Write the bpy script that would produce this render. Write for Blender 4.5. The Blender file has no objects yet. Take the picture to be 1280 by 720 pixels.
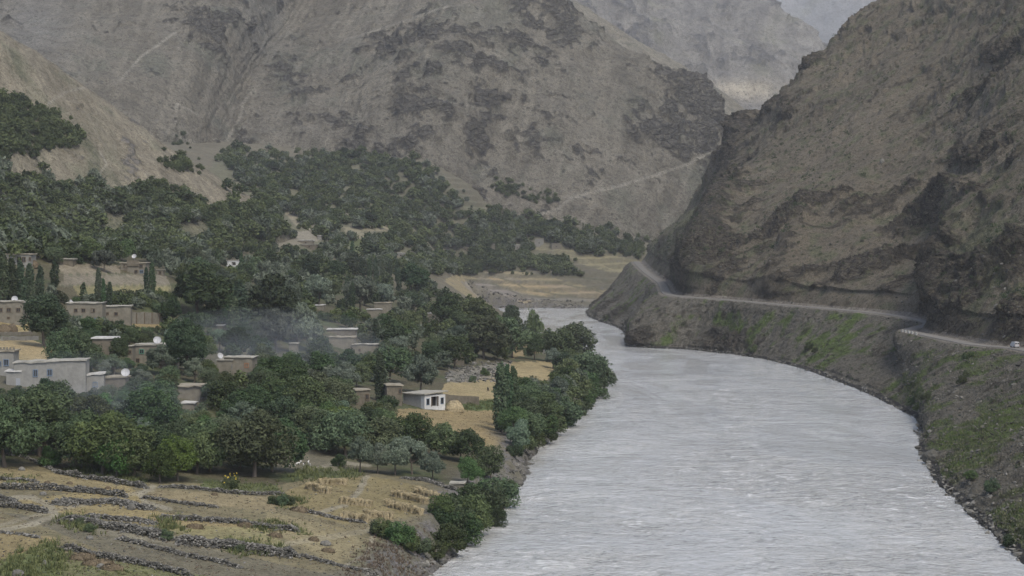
import bpy, bmesh, math, random
import numpy as np
from mathutils import Vector, Matrix
from mathutils.bvhtree import BVHTree

R = math.radians
C = bpy.context.scene.collection
scene = bpy.context.scene
random.seed(7)
rng = np.random.default_rng(11)

# ------------------------------------------------------------------ camera, sky, sun, exposure
F, H, CX, CY = 2400.0, 45.0, 640.0, 310.0      # focal length in photo pixels, eye height above the river, horizon
cam_d = bpy.data.cameras.new('camera')
cam = bpy.data.objects.new('camera', cam_d); C.objects.link(cam)
cam.location = (0, 0, H); cam.rotation_euler = (R(90), 0, 0)
cam_d.sensor_width = 36; cam_d.lens = 36 * F / 1280
cam_d.shift_y = -(360 - CY) / 1280
cam_d.clip_start = 1; cam_d.clip_end = 40000
scene.camera = cam

world = bpy.data.worlds.new('World'); scene.world = world
world.use_nodes = True
wn = world.node_tree
sky = wn.nodes.new('ShaderNodeTexSky'); sky.sky_type = 'NISHITA'; sky.sun_disc = False
SUN_EL, SUN_AZ = 52, 150                     # azimuth clockwise from +Y
sky.sun_elevation = R(SUN_EL); sky.sun_rotation = R(SUN_AZ)
sky.air_density = 1.0; sky.dust_density = 8.0; sky.ozone_density = 1.0; sky.altitude = 1500
bg = wn.nodes['Background']; bg.inputs['Strength'].default_value = 0.135
wn.links.new(sky.outputs[0], bg.inputs['Color'])

sun_d = bpy.data.lights.new('sun', 'SUN'); sun_d.energy = 1.5; sun_d.angle = R(18); sun_d.color = (1.0, 0.945, 0.83)
sun = bpy.data.objects.new('sun', sun_d); C.objects.link(sun)
_d = Vector((math.sin(R(SUN_AZ)) * math.cos(R(SUN_EL)), math.cos(R(SUN_AZ)) * math.cos(R(SUN_EL)), math.sin(R(SUN_EL))))
sun.rotation_euler = _d.to_track_quat('Z', 'Y').to_euler()
sun.location = (0, -50, 400)
scene.view_settings.view_transform = 'Standard'; scene.view_settings.look = 'None'
scene.view_settings.gamma = 1; scene.view_settings.exposure = 0.92
scene.render.engine = 'CYCLES'
scene.cycles.use_denoising = True; scene.cycles.max_bounces = 4; scene.cycles.diffuse_bounces = 2; scene.cycles.glossy_bounces = 2
scene.cycles.transmission_bounces = 2; scene.cycles.transparent_max_bounces = 6; scene.cycles.volume_bounces = 0

# ------------------------------------------------------------------ small helpers
def P(px, py, D):
    """world point seen at photo pixel (px, py) at distance D along the valley"""
    return np.array(((px - CX) / F * D, D, H - (py - CY) / F * D))
def PZ(px, py, z):
    return P(px, py, (H - z) * F / (py - CY))
def proj(v):
    y = np.maximum(v[..., 1], 1.0)
    return CX + F * v[..., 0] / y, CY - F * (v[..., 2] - H) / y

_pr = np.random.default_rng(5)
_perm = _pr.permutation(256); _perm = np.concatenate([_perm, _perm, _perm])
_gr = _pr.normal(size=(256, 3)); _gr /= np.linalg.norm(_gr, axis=1)[:, None]
def pnoise(p):
    p = np.asarray(p, dtype=np.float64)
    i = np.floor(p).astype(np.int64); f = p - i; i &= 255
    u = f * f * f * (f * (f * 6 - 15) + 10)
    out = np.zeros(p.shape[:-1])
    for dx in (0, 1):
        wx = u[..., 0] if dx else 1 - u[..., 0]
        for dy in (0, 1):
            wy = u[..., 1] if dy else 1 - u[..., 1]
            for dz in (0, 1):
                wz = u[..., 2] if dz else 1 - u[..., 2]
                h = _perm[_perm[_perm[(i[..., 0] + dx) & 255] + ((i[..., 1] + dy) & 255)] + ((i[..., 2] + dz) & 255)]
                g = _gr[h]
                out += wx * wy * wz * (g[..., 0] * (f[..., 0] - dx) + g[..., 1] * (f[..., 1] - dy) + g[..., 2] * (f[..., 2] - dz))
    return out * 1.6
def fbm(p, octv=5, gain=.5, lac=2.03):
    p = np.asarray(p, dtype=np.float64); a, s, t = 1.0, 0.0, 0.0
    for k in range(octv):
        s = s + a * pnoise(p + 17.3 * k); t += a; a *= gain; p = p * lac
    return s / t * 1.3
def ridged(p, octv=5, gain=.5, lac=2.03):
    p = np.asarray(p, dtype=np.float64); a, s, t = 1.0, 0.0, 0.0
    for k in range(octv):
        s = s + a * (1 - 2 * np.abs(pnoise(p + 9.7 * k))); t += a; a *= gain; p = p * lac
    return s / t
def sstep(a, b, x):
    t = np.clip((x - a) / (b - a), 0, 1); return t * t * (3 - 2 * t)

def mesh_np(name, verts, faces, smooth=False, mats=(), attrs=None):
    """faces: (n,3) or (n,4) int array"""
    me = bpy.data.meshes.new(name)
    verts = np.asarray(verts, dtype=np.float32).reshape(-1, 3); faces = np.asarray(faces, dtype=np.int32)
    n, k = faces.shape
    me.vertices.add(len(verts)); me.vertices.foreach_set('co', verts.ravel())
    me.loops.add(n * k); me.loops.foreach_set('vertex_index', faces.ravel())
    me.polygons.add(n); me.polygons.foreach_set('loop_start', np.arange(n, dtype=np.int32) * k)
    me.polygons.foreach_set('use_smooth', np.full(n, smooth))
    for m in mats: me.materials.append(m)
    for key, (dom, arr) in (attrs or {}).items():
        arr = np.asarray(arr, dtype=np.float32)
        if arr.ndim == 2:
            if arr.shape[1] == 3: arr = np.concatenate([arr, np.ones((len(arr), 1), np.float32)], 1)
            a = me.attributes.new(key, 'FLOAT_COLOR', dom); a.data.foreach_set('color', arr.ravel())
        else:
            a = me.attributes.new(key, 'FLOAT', dom); a.data.foreach_set('value', arr)
    me.update(calc_edges=True); me.validate()
    return me
def add(name, me, parent=None, loc=None):
    o = bpy.data.objects.new(name, me); C.objects.link(o)
    if parent: o.parent = parent
    if loc is not None: o.location = loc
    return o
def tag(o, label=None, cat=None, group=None, kind=None):
    if label: o['label'] = label
    if cat: o['category'] = cat
    if group: o['group'] = group
    if kind: o['kind'] = kind
    return o
def empty(name, loc, rz=0.0):
    o = bpy.data.objects.new(name, None); C.objects.link(o); o.location = loc; o.rotation_euler = (0, 0, rz)
    o.empty_display_size = .5
    return o
def grid_faces(nr, nc):
    i = np.arange(nr - 1)[:, None] * nc + np.arange(nc - 1)[None, :]
    return np.stack([i, i + 1, i + nc + 1, i + nc], -1).reshape(-1, 4)

def inpoly(px, py, poly):
    c = np.zeros(px.shape, bool); n = len(poly)
    for a in range(n):
        x0, y0 = poly[a]; x1, y1 = poly[(a + 1) % n]
        if y0 == y1: continue
        c ^= ((y0 > py) != (y1 > py)) & (px < (x1 - x0) * (py - y0) / (y1 - y0) + x0)
    return c
def dline(px, py, pl, ys=1.0):
    d = np.full(px.shape, 1e9)
    for (x0, y0), (x1, y1) in zip(pl[:-1], pl[1:]):
        dx, dy = x1 - x0, y1 - y0
        t = np.clip(((px - x0) * dx + (py - y0) * dy) / (dx * dx + dy * dy + 1e-9), 0, 1)
        d = np.minimum(d, np.hypot(px - x0 - t * dx, (py - y0 - t * dy) * ys))
    return d

# ------------------------------------------------------------------ materials
class NT:
    def __init__(s, name):
        s.m = bpy.data.materials.new(name); s.m.use_nodes = True
        s.t = s.m.node_tree; s.n = s.t.nodes; s.bsdf = s.n['Principled BSDF']
        s.co = s.new('ShaderNodeTexCoord').outputs['Object']
    def new(s, typ, **kw):
        n = s.n.new(typ)
        for k, v in kw.items(): setattr(n, k, v)
        return n
    def link(s, a, b): s.t.links.new(a, b)
    def val(s, sock, v):
        if hasattr(v, 'links'): s.link(v, sock)
        else: sock.default_value = v
    def noise(s, scale, detail=4, rough=.55, co=None, dist=0.0, stretch=None):
        co = co or s.co
        if stretch:
            mp = s.new('ShaderNodeMapping'); mp.inputs['Scale'].default_value = stretch[:3]
            if len(stretch) > 3: mp.inputs['Rotation'].default_value = stretch[3]
            s.link(co, mp.inputs['Vector']); co = mp.outputs[0]
        n = s.new('ShaderNodeTexNoise'); s.link(co, n.inputs['Vector'])
        n.inputs['Scale'].default_value = scale; n.inputs['Detail'].default_value = detail
        n.inputs['Roughness'].default_value = rough; n.inputs['Distortion'].default_value = dist
        return n.outputs['Fac']
    def vor(s, scale, feature='F1', co=None, out='Distance'):
        n = s.new('ShaderNodeTexVoronoi'); n.feature = feature; s.link(co or s.co, n.inputs['Vector'])
        n.inputs['Scale'].default_value = scale
        return n.outputs[out]
    def attr(s, name, out='Fac'):
        n = s.new('ShaderNodeAttribute'); n.attribute_name = name; return n.outputs[out]
    def math(s, op, a, b=0.0, c=None, clamp=False):
        n = s.new('ShaderNodeMath', operation=op, use_clamp=clamp); s.val(n.inputs[0], a); s.val(n.inputs[1], b)
        if c is not None: s.val(n.inputs[2], c)
        return n.outputs[0]
    def rng(s, x, a, b, c=0.0, d=1.0):
        n = s.new('ShaderNodeMapRange'); s.val(n.inputs[0], x)
        for i, v in enumerate((a, b, c, d)): s.val(n.inputs[i + 1], v)
        return n.outputs[0]
    def mix(s, fac, a, b, mode='MIX'):
        n = s.new('ShaderNodeMix', data_type='RGBA', blend_type=mode)
        s.val(n.inputs[0], fac)
        for sock, v in ((n.inputs[6], a), (n.inputs[7], b)):
            if hasattr(v, 'links'): s.link(v, sock)
            else: sock.default_value = (*v, 1) if len(v) == 3 else v
        return n.outputs[2]
    def scale(s, col, k):
        n = s.new('ShaderNodeVectorMath', operation='SCALE'); s.link(col, n.inputs[0]); s.val(n.inputs['Scale'], k)
        return n.outputs[0]
    def bump(s, h, strength=1.0, dist=1.0, normal=None):
        n = s.new('ShaderNodeBump'); s.link(h, n.inputs['Height']); s.val(n.inputs['Strength'], strength)
        n.inputs['Distance'].default_value = dist
        if normal: s.link(normal, n.inputs['Normal'])
        return n.outputs[0]
    def out(s, col=None, rough=.9, normal=None, spec=.25):
        if col is not None: s.val(s.bsdf.inputs['Base Color'], col if hasattr(col, 'links') else (*col, 1))
        s.val(s.bsdf.inputs['Roughness'], rough)
        s.bsdf.inputs['Specular IOR Level'].default_value = spec
        if normal: s.link(normal, s.bsdf.inputs['Normal'])
        return s.m

def terrain_mat(name, k=1.0, rockc=(.085, .082, .082), rockc2=(.16, .15, .145), b1=.6, grain=1.0):
    """ground/mountain skin; k scales the texture sizes with the distance the thing is seen from"""
    s = NT(name)
    base = s.attr('Col', 'Color'); rk = s.attr('rock')
    nb = s.noise(.012 / k, 5, .6); nm = s.noise(.11 / k, 6, .65); nf = s.noise(.55 / k, 8, .78); ng = s.noise(2.2 / k, 4, .75)
    v = s.math('MULTIPLY', s.rng(nb, .3, .7, .88, 1.12), s.rng(nm, .36, .64, 1 - .22 * grain, 1 + .22 * grain))
    v = s.math('MULTIPLY', v, s.rng(nf, .40, .60, 1 - .40 * grain, 1 + .40 * grain))
    v = s.math('MULTIPLY', v, s.rng(ng, .38, .62, 1 - .34 * grain, 1 + .34 * grain))
    soil = s.scale(base, v)
    # scattered stones, tussocks and pale gravel on the soil
    sp = s.vor(.36 / k); spk = s.math('MULTIPLY', s.rng(sp, .14, .30, 1, 0), s.rng(nm, .44, .56))
    soil = s.mix(s.math('MULTIPLY', spk, .75 * grain), soil, (.052, .054, .042))
    soil = s.mix(s.math('MULTIPLY', s.rng(nf, .545, .60), .5 * grain), soil, (.062, .060, .052))
    pl = s.vor(.55 / k, out='Distance'); soil = s.mix(s.math('MULTIPLY', s.math('MULTIPLY', s.rng(pl, .08, .18, 1, 0), s.rng(ng, .5, .6)), .5 * grain), soil, (.36, .34, .30))
    mp = s.new('ShaderNodeMapping'); mp.inputs['Rotation'].default_value = (.25, .30, .2); mp.inputs['Scale'].default_value = (.75, .75, 1.7); s.link(s.co, mp.inputs['Vector'])
    st = s.noise(.30 / k, 8, .74, co=mp.outputs[0], dist=.5)
    cr = s.new('ShaderNodeTexVoronoi'); cr.feature = 'DISTANCE_TO_EDGE'; s.link(mp.outputs[0], cr.inputs['Vector']); cr.inputs['Scale'].default_value = .22 / k
    crk = s.rng(cr.outputs['Distance'], 0, .12)
    rock = s.mix(s.rng(st, .38, .62), rockc, rockc2)
    rock = s.mix(s.math('MULTIPLY', s.math('SUBTRACT', 1.0, crk), .6), rock, tuple(.45 * c for c in rockc))
    rock = s.mix(s.rng(nf, .52, .58, 0, .75), rock, base)
    rock = s.scale(rock, s.rng(ng, .38, .62, .72, 1.28))
    m = s.math('ADD', rk, s.math('MULTIPLY', s.math('SUBTRACT', nf, .5), 2.0))
    m = s.math('ADD', m, s.math('MULTIPLY', s.math('SUBTRACT', nm, .5), 2.2))
    m = s.rng(m, .40, .56)
    col = s.mix(m, soil, rock)
    h = s.math('ADD', s.math('MULTIPLY', nm, 2.6 * k), s.math('MULTIPLY', nf, 1.5 * k))
    rb = s.math('ADD', s.math('MULTIPLY', st, 3.4 * k), s.math('MULTIPLY', crk, .9 * k))
    h = s.math('ADD', h, s.math('MULTIPLY', rb, m))
    h = s.math('ADD', h, s.math('MULTIPLY', ng, .35 * k))
    return s.out(col, .95, s.bump(h, b1, 1.0), .1)

M = {}
M['mountain'] = terrain_mat('mountain_soil_and_rock', 2.2, rockc=(.076, .072, .064), rockc2=(.128, .120, .103), b1=1.0)
M['cliff'] = terrain_mat('cliff_soil_and_rock', 1.0, rockc=(.042, .037, .031), rockc2=(.100, .087, .068), b1=1.0)
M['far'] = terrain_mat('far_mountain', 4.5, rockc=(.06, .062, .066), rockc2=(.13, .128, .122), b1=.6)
M['ground'] = terrain_mat('valley_ground', .45, b1=.35, grain=.75)
M['hill'] = terrain_mat('hill_soil', 1.2, b1=.5, rockc=(.075, .072, .065), rockc2=(.15, .14, .125))

def river_mat():
    s = NT('silty_river_water')
    a = s.noise(.06, 5, .6, stretch=(.7, .55, 1), dist=.6); b = s.noise(.34, 6, .66, stretch=(.62, .7, 1), dist=.9)
    c = s.noise(1.3, 5, .7, stretch=(.65, .75, 1), dist=.5); d = s.noise(.018, 3, .5)
    h = s.math('ADD', s.math('MULTIPLY', a, 2.6), s.math('MULTIPLY', b, 1.15))
    h = s.math('ADD', h, s.math('MULTIPLY', c, .42))
    calm = s.noise(.028, 5, .62, stretch=(1, .30, 1), dist=1.2)
    calm = s.rng(calm, .42, .57, .20, 1.0)
    n = s.bump(h, s.math('MULTIPLY', calm, 1.0), 1.25)
    patch = s.rng(s.noise(.045, 5, .65, stretch=(1, .30, 1), dist=.8), .44, .60)
    foam = s.math('MULTIPLY', s.rng(b, .52, .62), s.rng(c, .44, .58)); foam = s.math('MULTIPLY', foam, s.math('ADD', .25, s.math('MULTIPLY', patch, .75)))
    foam = s.math('MULTIPLY', foam, calm)
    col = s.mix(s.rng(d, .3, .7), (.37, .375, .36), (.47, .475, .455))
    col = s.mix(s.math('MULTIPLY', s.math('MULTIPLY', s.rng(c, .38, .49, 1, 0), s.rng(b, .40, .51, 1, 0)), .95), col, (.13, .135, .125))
    col = s.mix(s.math('MULTIPLY', s.math('SUBTRACT', 1.0, calm), .12), col, (.24, .235, .215))  # calm patches tinted darker: the mountain's reflection painted into the colour
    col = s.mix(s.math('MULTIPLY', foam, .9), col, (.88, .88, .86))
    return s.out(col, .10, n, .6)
M['river'] = river_mat()

# ------------------------------------------------------------------ the valley floor
cp = []
def g(px, py, z): cp.append(PZ(px, py, z))
def gD(px, py, D): cp.append(P(px, py, D))
for a in [(0, 720, 9.5), (0, 650, 10), (0, 580, 11), (150, 720, 8), (150, 640, 9), (150, 598, 9.5), (300, 720, 7), (300, 640, 8), (320, 598, 8.5),
          (430, 700, 5.5), (430, 640, 6.8), (430, 600, 7.5), (530, 650, 5), (520, 605, 6), (620, 592, 4), (540, 690, 3.5),
          (600, 520, 6), (525, 510, 8), (630, 560, 4.5), (680, 468, 5.5), (690, 520, 4), (620, 480, 7), (640, 440, 7), (740, 470, 4), (560, 470, 9),
          (0, 470, 20), (100, 485, 17.5), (170, 455, 21), (0, 520, 15), (150, 530, 13), (300, 530, 11), (400, 530, 10), (440, 505, 10.5),
          (130, 404, 26), (240, 405, 24), (20, 403, 27), (290, 470, 16.5), (430, 438, 15), (480, 395, 18), (540, 400, 13), (580, 420, 10),
          (165, 341, 38), (20, 331, 40.5), (285, 334, 37), (400, 330, 36.5), (100, 360, 34), (560, 362, 16), (640, 395, 4), (600, 375, 11)]:
    g(*a)
for a in [(430, 305, 1180), (380, 290, 1230), (350, 268, 1300), (290, 190, 1600), (400, 190, 1680), (480, 195, 1680), (560, 215, 1640), (600, 268, 1590),
          (700, 288, 1620), (770, 298, 1680), (520, 300, 1300), (480, 255, 1420), (400, 240, 1480), (0, 300, 800), (150, 300, 870), (250, 300, 930), (300, 255, 1120),
          (-150, 300, 700), (-300, 300, 600), (-300, 500, 330), (-300, 800, 190)]:
    gD(*a)
for a in [(640, 345, 1530), (700, 330, 1590), (740, 325, 1600), (580, 335, 1555), (600, 360, 1490), (660, 372, 1466), (720, 372, 1470), (770, 345, 1530), (640, 315, 1612), (550, 345, 1500)]: gD(*a)
cp += [np.array((60, 1560, 32.)), np.array((200, 1700, 50.)), np.array((500, 1800, 60.)), np.array((-20, 150, 4.)), np.array((-200, 60, 18.)), np.array((0, 40, 5.)),
       np.array((0, 2300, 160.)), np.array((-500, 2300, 220.)), np.array((500, 2400, 120.))]
cp = np.array(cp)
_c2 = 45.0 ** 2
def _ker(a, b):
    d = ((a[:, None, :] - b[None, :, :]) ** 2).sum(-1)
    return np.sqrt(d + _c2)
_A = np.zeros((len(cp) + 3, len(cp) + 3)); n_ = len(cp)
_A[:n_, :n_] = _ker(cp[:, :2], cp[:, :2]) - np.eye(n_) * 1.5
_A[:n_, n_:] = np.c_[np.ones(n_), cp[:, :2]]; _A[n_:, :n_] = _A[:n_, n_:].T
_w = np.linalg.solve(_A, np.r_[cp[:, 2], 0, 0, 0])
def base_z(x, y):
    q = np.c_[x.ravel(), y.ravel()]; out = np.empty(len(q))
    for s in range(0, len(q), 40000):
        qq = q[s:s + 40000]
        out[s:s + 40000] = _ker(qq, cp[:, :2]) @ _w[:n_] + _w[n_] + qq @ _w[n_ + 1:]
    return out.reshape(x.shape)

LB = np.array([(-400, -60), (60, -34), (200, -18), (263, -11), (308, -5), (345, -1.5), (372, 2.3), (415, 4.5), (470, 11.7), (554, 22), (655, 34), (705, 31), (780, 17), (900, 6), (1100, 3), (1250, -6), (1385, -16), (1500, -30)])
RB = np.array([(-400, 30), (60, 42), (166, 60), (273, 73), (327, 78), (415, 88), (514, 107), (628, 110), (706, 109), (771, 103), (844, 81), (885, 53.5), (930, 57), (1080, 60), (1270, 50.5), (1440, 63), (1600, 120)])
def left_bank(y): return np.interp(y, LB[:, 0], LB[:, 1])
def right_bank(y): return np.interp(y, RB[:, 0], RB[:, 1])
def land_dist(x, y):
    wob = 1.6 * fbm(np.stack([x * .11, y * .055, x * 0], -1), 3)
    return np.maximum(left_bank(y) - x, y - 1440 - 12 * fbm(np.stack([x * .03, x * 0, x * 0], -1), 2)) + wob
def gz(x, y):
    x = np.asarray(x, float); y = np.asarray(y, float)
    b = base_z(x, y)
    ld = land_dist(x, y)
    p = np.stack([x, y, x * 0], -1)
    b = b + .35 * fbm(p * .06, 4) * sstep(2, 25, ld) + sstep(900, 1300, y) * 3.5 * fbm(p * .02, 4)
    # stepped fields on the far flats
    mk = sstep(1440, 1460, y) * (1 - sstep(1620, 1680, y)) * sstep(-120, -70, x) * (1 - sstep(120, 160, x))
    t = (b + 2.5 * fbm(p * .012, 2)) / 5.2; zt = (np.floor(t) + sstep(.62, 1.0, t - np.floor(t))) * 5.2 - 2.5 * fbm(p * .012, 2)
    b = b + (zt - b) * mk * .6
    prof = np.where(ld > 0, ld * (1.15 + .45 * fbm(p * .09, 2)), ld * .5)
    z = np.minimum(b, prof)
    # right of the river the mountain's own mesh takes over
    z = np.where((x > right_bank(y) - 2) & (y < 1430), np.minimum(z, -3.0), z)
    return np.maximum(z, -3.0)
# ------------------------------------------------------------------ ground sheet
_t = np.concatenate([np.linspace(-1.6, -.30, 60)[:-1], np.linspace(-.30, .09, 860)[:-1], np.linspace(.09, 1.6, 120)])
_pyr = np.concatenate([np.linspace(1900, 760, 50)[:-1], np.linspace(760, 372, 400)[:-1]])
_Y = np.concatenate([[-300, -100, 20], (40 * F / (_pyr - CY))[40 * F / (_pyr - CY) < 860], np.linspace(862, 1720, 400), np.linspace(1725, 2300, 110), [2800, 3600, 5000, 7000, 9000]])
_tt, _yy = np.meshgrid(_t, _Y)
gx = _tt * np.maximum(_yy, 60.); gy = _yy
gzv = gz(gx, gy)
gv = np.stack([gx, gy, gzv], -1).reshape(-1, 3)
gpx, gpy = proj(gv)
# albedo of the ground by what it is (fields, paths, rubble)
n1 = fbm(gv * (.02, .012, 0), 4); n2 = fbm(gv * (.09, .06, 0) + 40, 4); n3 = fbm(gv * (.4, .25, 0) + 90, 3)
def mixc(a, b, t): return a * (1 - t[:, None]) + np.array(b) * t[:, None]
col = np.tile(np.array((.075, .068, .042)), (len(gv), 1))
col = mixc(col, (.058, .068, .032), sstep(-.1, .4, n2))
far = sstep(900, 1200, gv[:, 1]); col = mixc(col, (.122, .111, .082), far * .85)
STRAW, TAN, FALLOW, GREY, GRASS = (.225, .175, .090), (.152, .132, .078), (.105, .096, .068), (.16, .15, .12), (.07, .095, .032)
def paint(poly, c, k=1.0, edge=.35):
    global col
    j = edge * 8
    a = inpoly(gpx + n2 * j * 1.3 + n3 * j * .8, gpy + n3 * j * .6 + n2 * j * .4, poly) & (gv[:, 1] > 100)
    col = mixc(col, c, np.where(a, k * (.85 + .15 * n3), 0.).clip(0, 1))
paint([(272, 196), (400, 196), (530, 204), (575, 240), (640, 282), (806, 300), (806, 318), (640, 322), (560, 332), (330, 322), (300, 262), (250, 300), (0, 322), (0, 300), (230, 262)], (.105, .108, .068), .7)
paint([(-200, 562), (60, 582), (90, 590), (180, 602), (350, 606), (400, 596), (470, 592), (560, 606), (600, 602), (560, 640), (545, 690), (530, 725), (500, 900), (-300, 900)], TAN)
paint([(-40, 575), (60, 590), (120, 600), (165, 612), (160, 622), (-40, 606)], (0.200, 0.166, 0.089))
paint([(20, 625), (160, 606), (200, 640), (120, 645), (60, 640)], (0.222, 0.181, 0.089))
paint([(175, 610), (340, 622), (345, 640), (200, 625)], (0.200, 0.166, 0.096))
paint([(90, 640), (200, 640), (330, 662), (250, 668), (150, 650)], (0.215, 0.173, 0.085))
paint([(0, 640), (120, 655), (420, 720), (300, 760), (130, 690), (60, 660)], FALLOW)
paint([(-40, 655), (70, 672), (60, 690), (0, 705), (-40, 705)], (0.192, 0.154, 0.077))
paint([(200, 655), (330, 660), (370, 690), (230, 672)], (0.178, 0.162, 0.081))
paint([(0, 700), (30, 690), (60, 676), (80, 690), (76, 720), (0, 740)], GRASS, .9)
paint([(70, 690), (130, 697), (260, 720), (240, 760), (70, 760)], (0.104, 0.112, 0.046), .8)
paint([(360, 612), (400, 598), (470, 596), (560, 614), (552, 645), (530, 662), (480, 645), (430, 655), (345, 632)], (0.185, 0.154, 0.077))
paint([(335, 640), (430, 660), (470, 690), (420, 705), (330, 660)], (0.189, 0.162, 0.092))
paint([(440, 690), (500, 655), (540, 700), (520, 740), (430, 740)], (0.126, 0.119, 0.062), .9)
paint([(255, 602), (345, 606), (350, 616), (250, 612)], GRASS, .8)
paint([(380, 580), (450, 588), (450, 596), (350, 600)], (0.067, 0.085, 0.035), .8)
paint([(340, 575), (375, 560), (450, 580), (440, 588), (345, 592)], (0.126, 0.115, 0.081), .9)
paint([(462, 525), (500, 511), (560, 513), (625, 511), (632, 560), (660, 585), (655, 605), (600, 562), (545, 545), (490, 532)], STRAW)
paint([(553, 480), (600, 472), (640, 452), (692, 452), (692, 470), (640, 492), (626, 502), (553, 497)], (0.266, 0.216, 0.115))
paint([(556, 506), (628, 498), (628, 513), (575, 513)], (0.063, 0.092, 0.031))
paint([(560, 462), (640, 452), (628, 470), (590, 478), (560, 478)], (0.185, 0.173, 0.146), .8)
paint([(640, 420), (672, 425), (680, 440), (640, 448)], STRAW)
paint([(-20, 400), (36, 402), (36, 416), (-20, 418)], (0.266, 0.216, 0.108)); paint([(-20, 424), (40, 424), (76, 440), (76, 452), (-20, 450)], (0.281, 0.223, 0.123))
paint([(80, 342), (205, 342), (215, 358), (75, 358)], (0.159, 0.142, 0.108)); paint([(90, 356), (215, 356), (205, 372), (100, 374)], (0.200, 0.181, 0.092), .8)
paint([(65, 329), (150, 332), (150, 341), (80, 343)], (0.178, 0.154, 0.112)); paint([(70, 402), (210, 404), (200, 410), (60, 408)], STRAW)
paint([(556, 352), (575, 336), (660, 340), (775, 368), (770, 378), (735, 381), (640, 390), (590, 375)], (0.222, 0.189, 0.115))
paint([(575, 352), (600, 352), (648, 368), (690, 372), (640, 388), (600, 374)], (0.174, 0.162, 0.139))
paint([(566, 338), (610, 338), (650, 350), (690, 352), (640, 358), (600, 350)], (0.178, 0.158, 0.119))
paint([(660, 308), (720, 312), (805, 326), (812, 342), (760, 340), (700, 322)], (0.215, 0.193, 0.115)); paint([(655, 300), (715, 302), (715, 312), (655, 310)], (0.207, 0.185, 0.123))
paint([(584, 352), (604, 350), (650, 366), (690, 374), (640, 384), (606, 374)], (.19, .17, .145)); paint([(606, 346), (650, 352), (700, 362), (690, 372), (650, 364)], (.27, .215, .125)); paint([(640, 376), (690, 374), (668, 384), (640, 386)], (.25, .20, .12)); paint([(650, 352), (700, 354), (745, 364), (788, 376), (740, 378), (700, 362)], (.24, .195, .13)); paint([(570, 338), (612, 338), (648, 348), (606, 345)], (.2, .175, .13))
paint([(664, 371), (745, 371), (745, 390), (664, 390)], (0.148, 0.142, 0.123), .9)
paint([(352, 262), (372, 262), (420, 285), (420, 300), (372, 284)], (0.207, 0.185, 0.131)); paint([(430, 284), (510, 278), (508, 288), (450, 290), (470, 300), (432, 300)], (0.207, 0.189, 0.131))
paint([(345, 294), (405, 284), (405, 300), (345, 310)], (0.192, 0.177, 0.139)); paint([(434, 300), (450, 298), (472, 312), (440, 318)], (0.081, 0.100, 0.042))
def track(pl, w, c=(.225, .205, .15), k=.8):
    global col
    d = dline(gpx + n3 * 2, gpy + n3, pl, 2.2)
    col = mixc(col, c, k * (1 - sstep(w * .5, w, d)))
track([(-20, 668), (40, 655), (70, 644), (62, 632), (40, 622), (20, 622)], 9); track([(190, 608), (175, 618), (182, 628), (210, 636)], 7, k=.9)
track([(-20, 662), (60, 640), (190, 612)], 7, k=.5)
track([(395, 642), (430, 632), (448, 615), (458, 596)], 7); track([(435, 706), (458, 692), (466, 678), (468, 664)], 5); track([(100, 660), (300, 690), (480, 660)], 10, k=.35)
track([(395, 585), (430, 578), (460, 582)], 6, k=.7)
for pl in ([(566, 338), (600, 340), (640, 352), (690, 353), (740, 362), (790, 376)], [(585, 350), (620, 356), (650, 368), (692, 373)], [(575, 374), (610, 374), (640, 386)], [(640, 352), (660, 362), (720, 372)], [(650, 344), (700, 345), (760, 350)], [(560, 334), (620, 336), (660, 340)], [(82, 343), (205, 343)], [(76, 357), (215, 357)]): track(pl, 2.2, (.07, .075, .045), .75)
ld = land_dist(gv[:, 0], gv[:, 1])
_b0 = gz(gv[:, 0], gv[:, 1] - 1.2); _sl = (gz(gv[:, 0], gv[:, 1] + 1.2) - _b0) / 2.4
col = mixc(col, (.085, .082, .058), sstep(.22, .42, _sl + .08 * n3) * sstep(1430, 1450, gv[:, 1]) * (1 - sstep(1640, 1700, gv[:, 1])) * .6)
bank = (1 - sstep(4, 10, ld + 3 * n2)); col = mixc(col, (.115, .11, .085), bank * .9)
col = mixc(col, (.05, .05, .045), 1 - sstep(-.2, .9, ld))
grock = np.clip(bank * .5 + far * .25 * sstep(0, .4, n2), 0, 1)
gdef = grid_faces(len(_Y), len(_t))
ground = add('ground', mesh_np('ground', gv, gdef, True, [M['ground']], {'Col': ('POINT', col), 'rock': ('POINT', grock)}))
tag(ground, 'tan stubble terraces and village ground on the valley floor', kind='structure')

# ------------------------------------------------------------------ river
_wy = np.concatenate([[-300, 40, 120], 45 * F / (np.linspace(900, 374, 700) - CY)])
_wu = np.linspace(0, 1, 420)
_uu, _wyy = np.meshgrid(_wu, _wy)
wxl = np.interp(_wyy, LB[:, 0], LB[:, 1]) - 6; wxl = np.where(_wyy > 1200, wxl - 60, wxl)
wxr = np.interp(_wyy, RB[:, 0], RB[:, 1]) + 8; wxr = np.where(_wyy > 1200, wxr + 60, wxr)
wx = wxl + (wxr - wxl) * _uu
pw = np.stack([wx, _wyy, wx * 0], -1)
wz = .16 * fbm(pw * (.10, .05, 0), 4) + .10 * ridged(pw * (.22, .12, 0) + 30, 3) * sstep(-.1, .35, fbm(pw * (.03, .012, 0) + 8, 3)) + .05 * fbm(pw * (.8, .5, 0), 3)
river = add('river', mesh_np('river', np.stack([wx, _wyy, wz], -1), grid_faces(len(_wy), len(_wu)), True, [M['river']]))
tag(river, 'wide grey silty river with choppy ripples', kind='structure')

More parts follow.
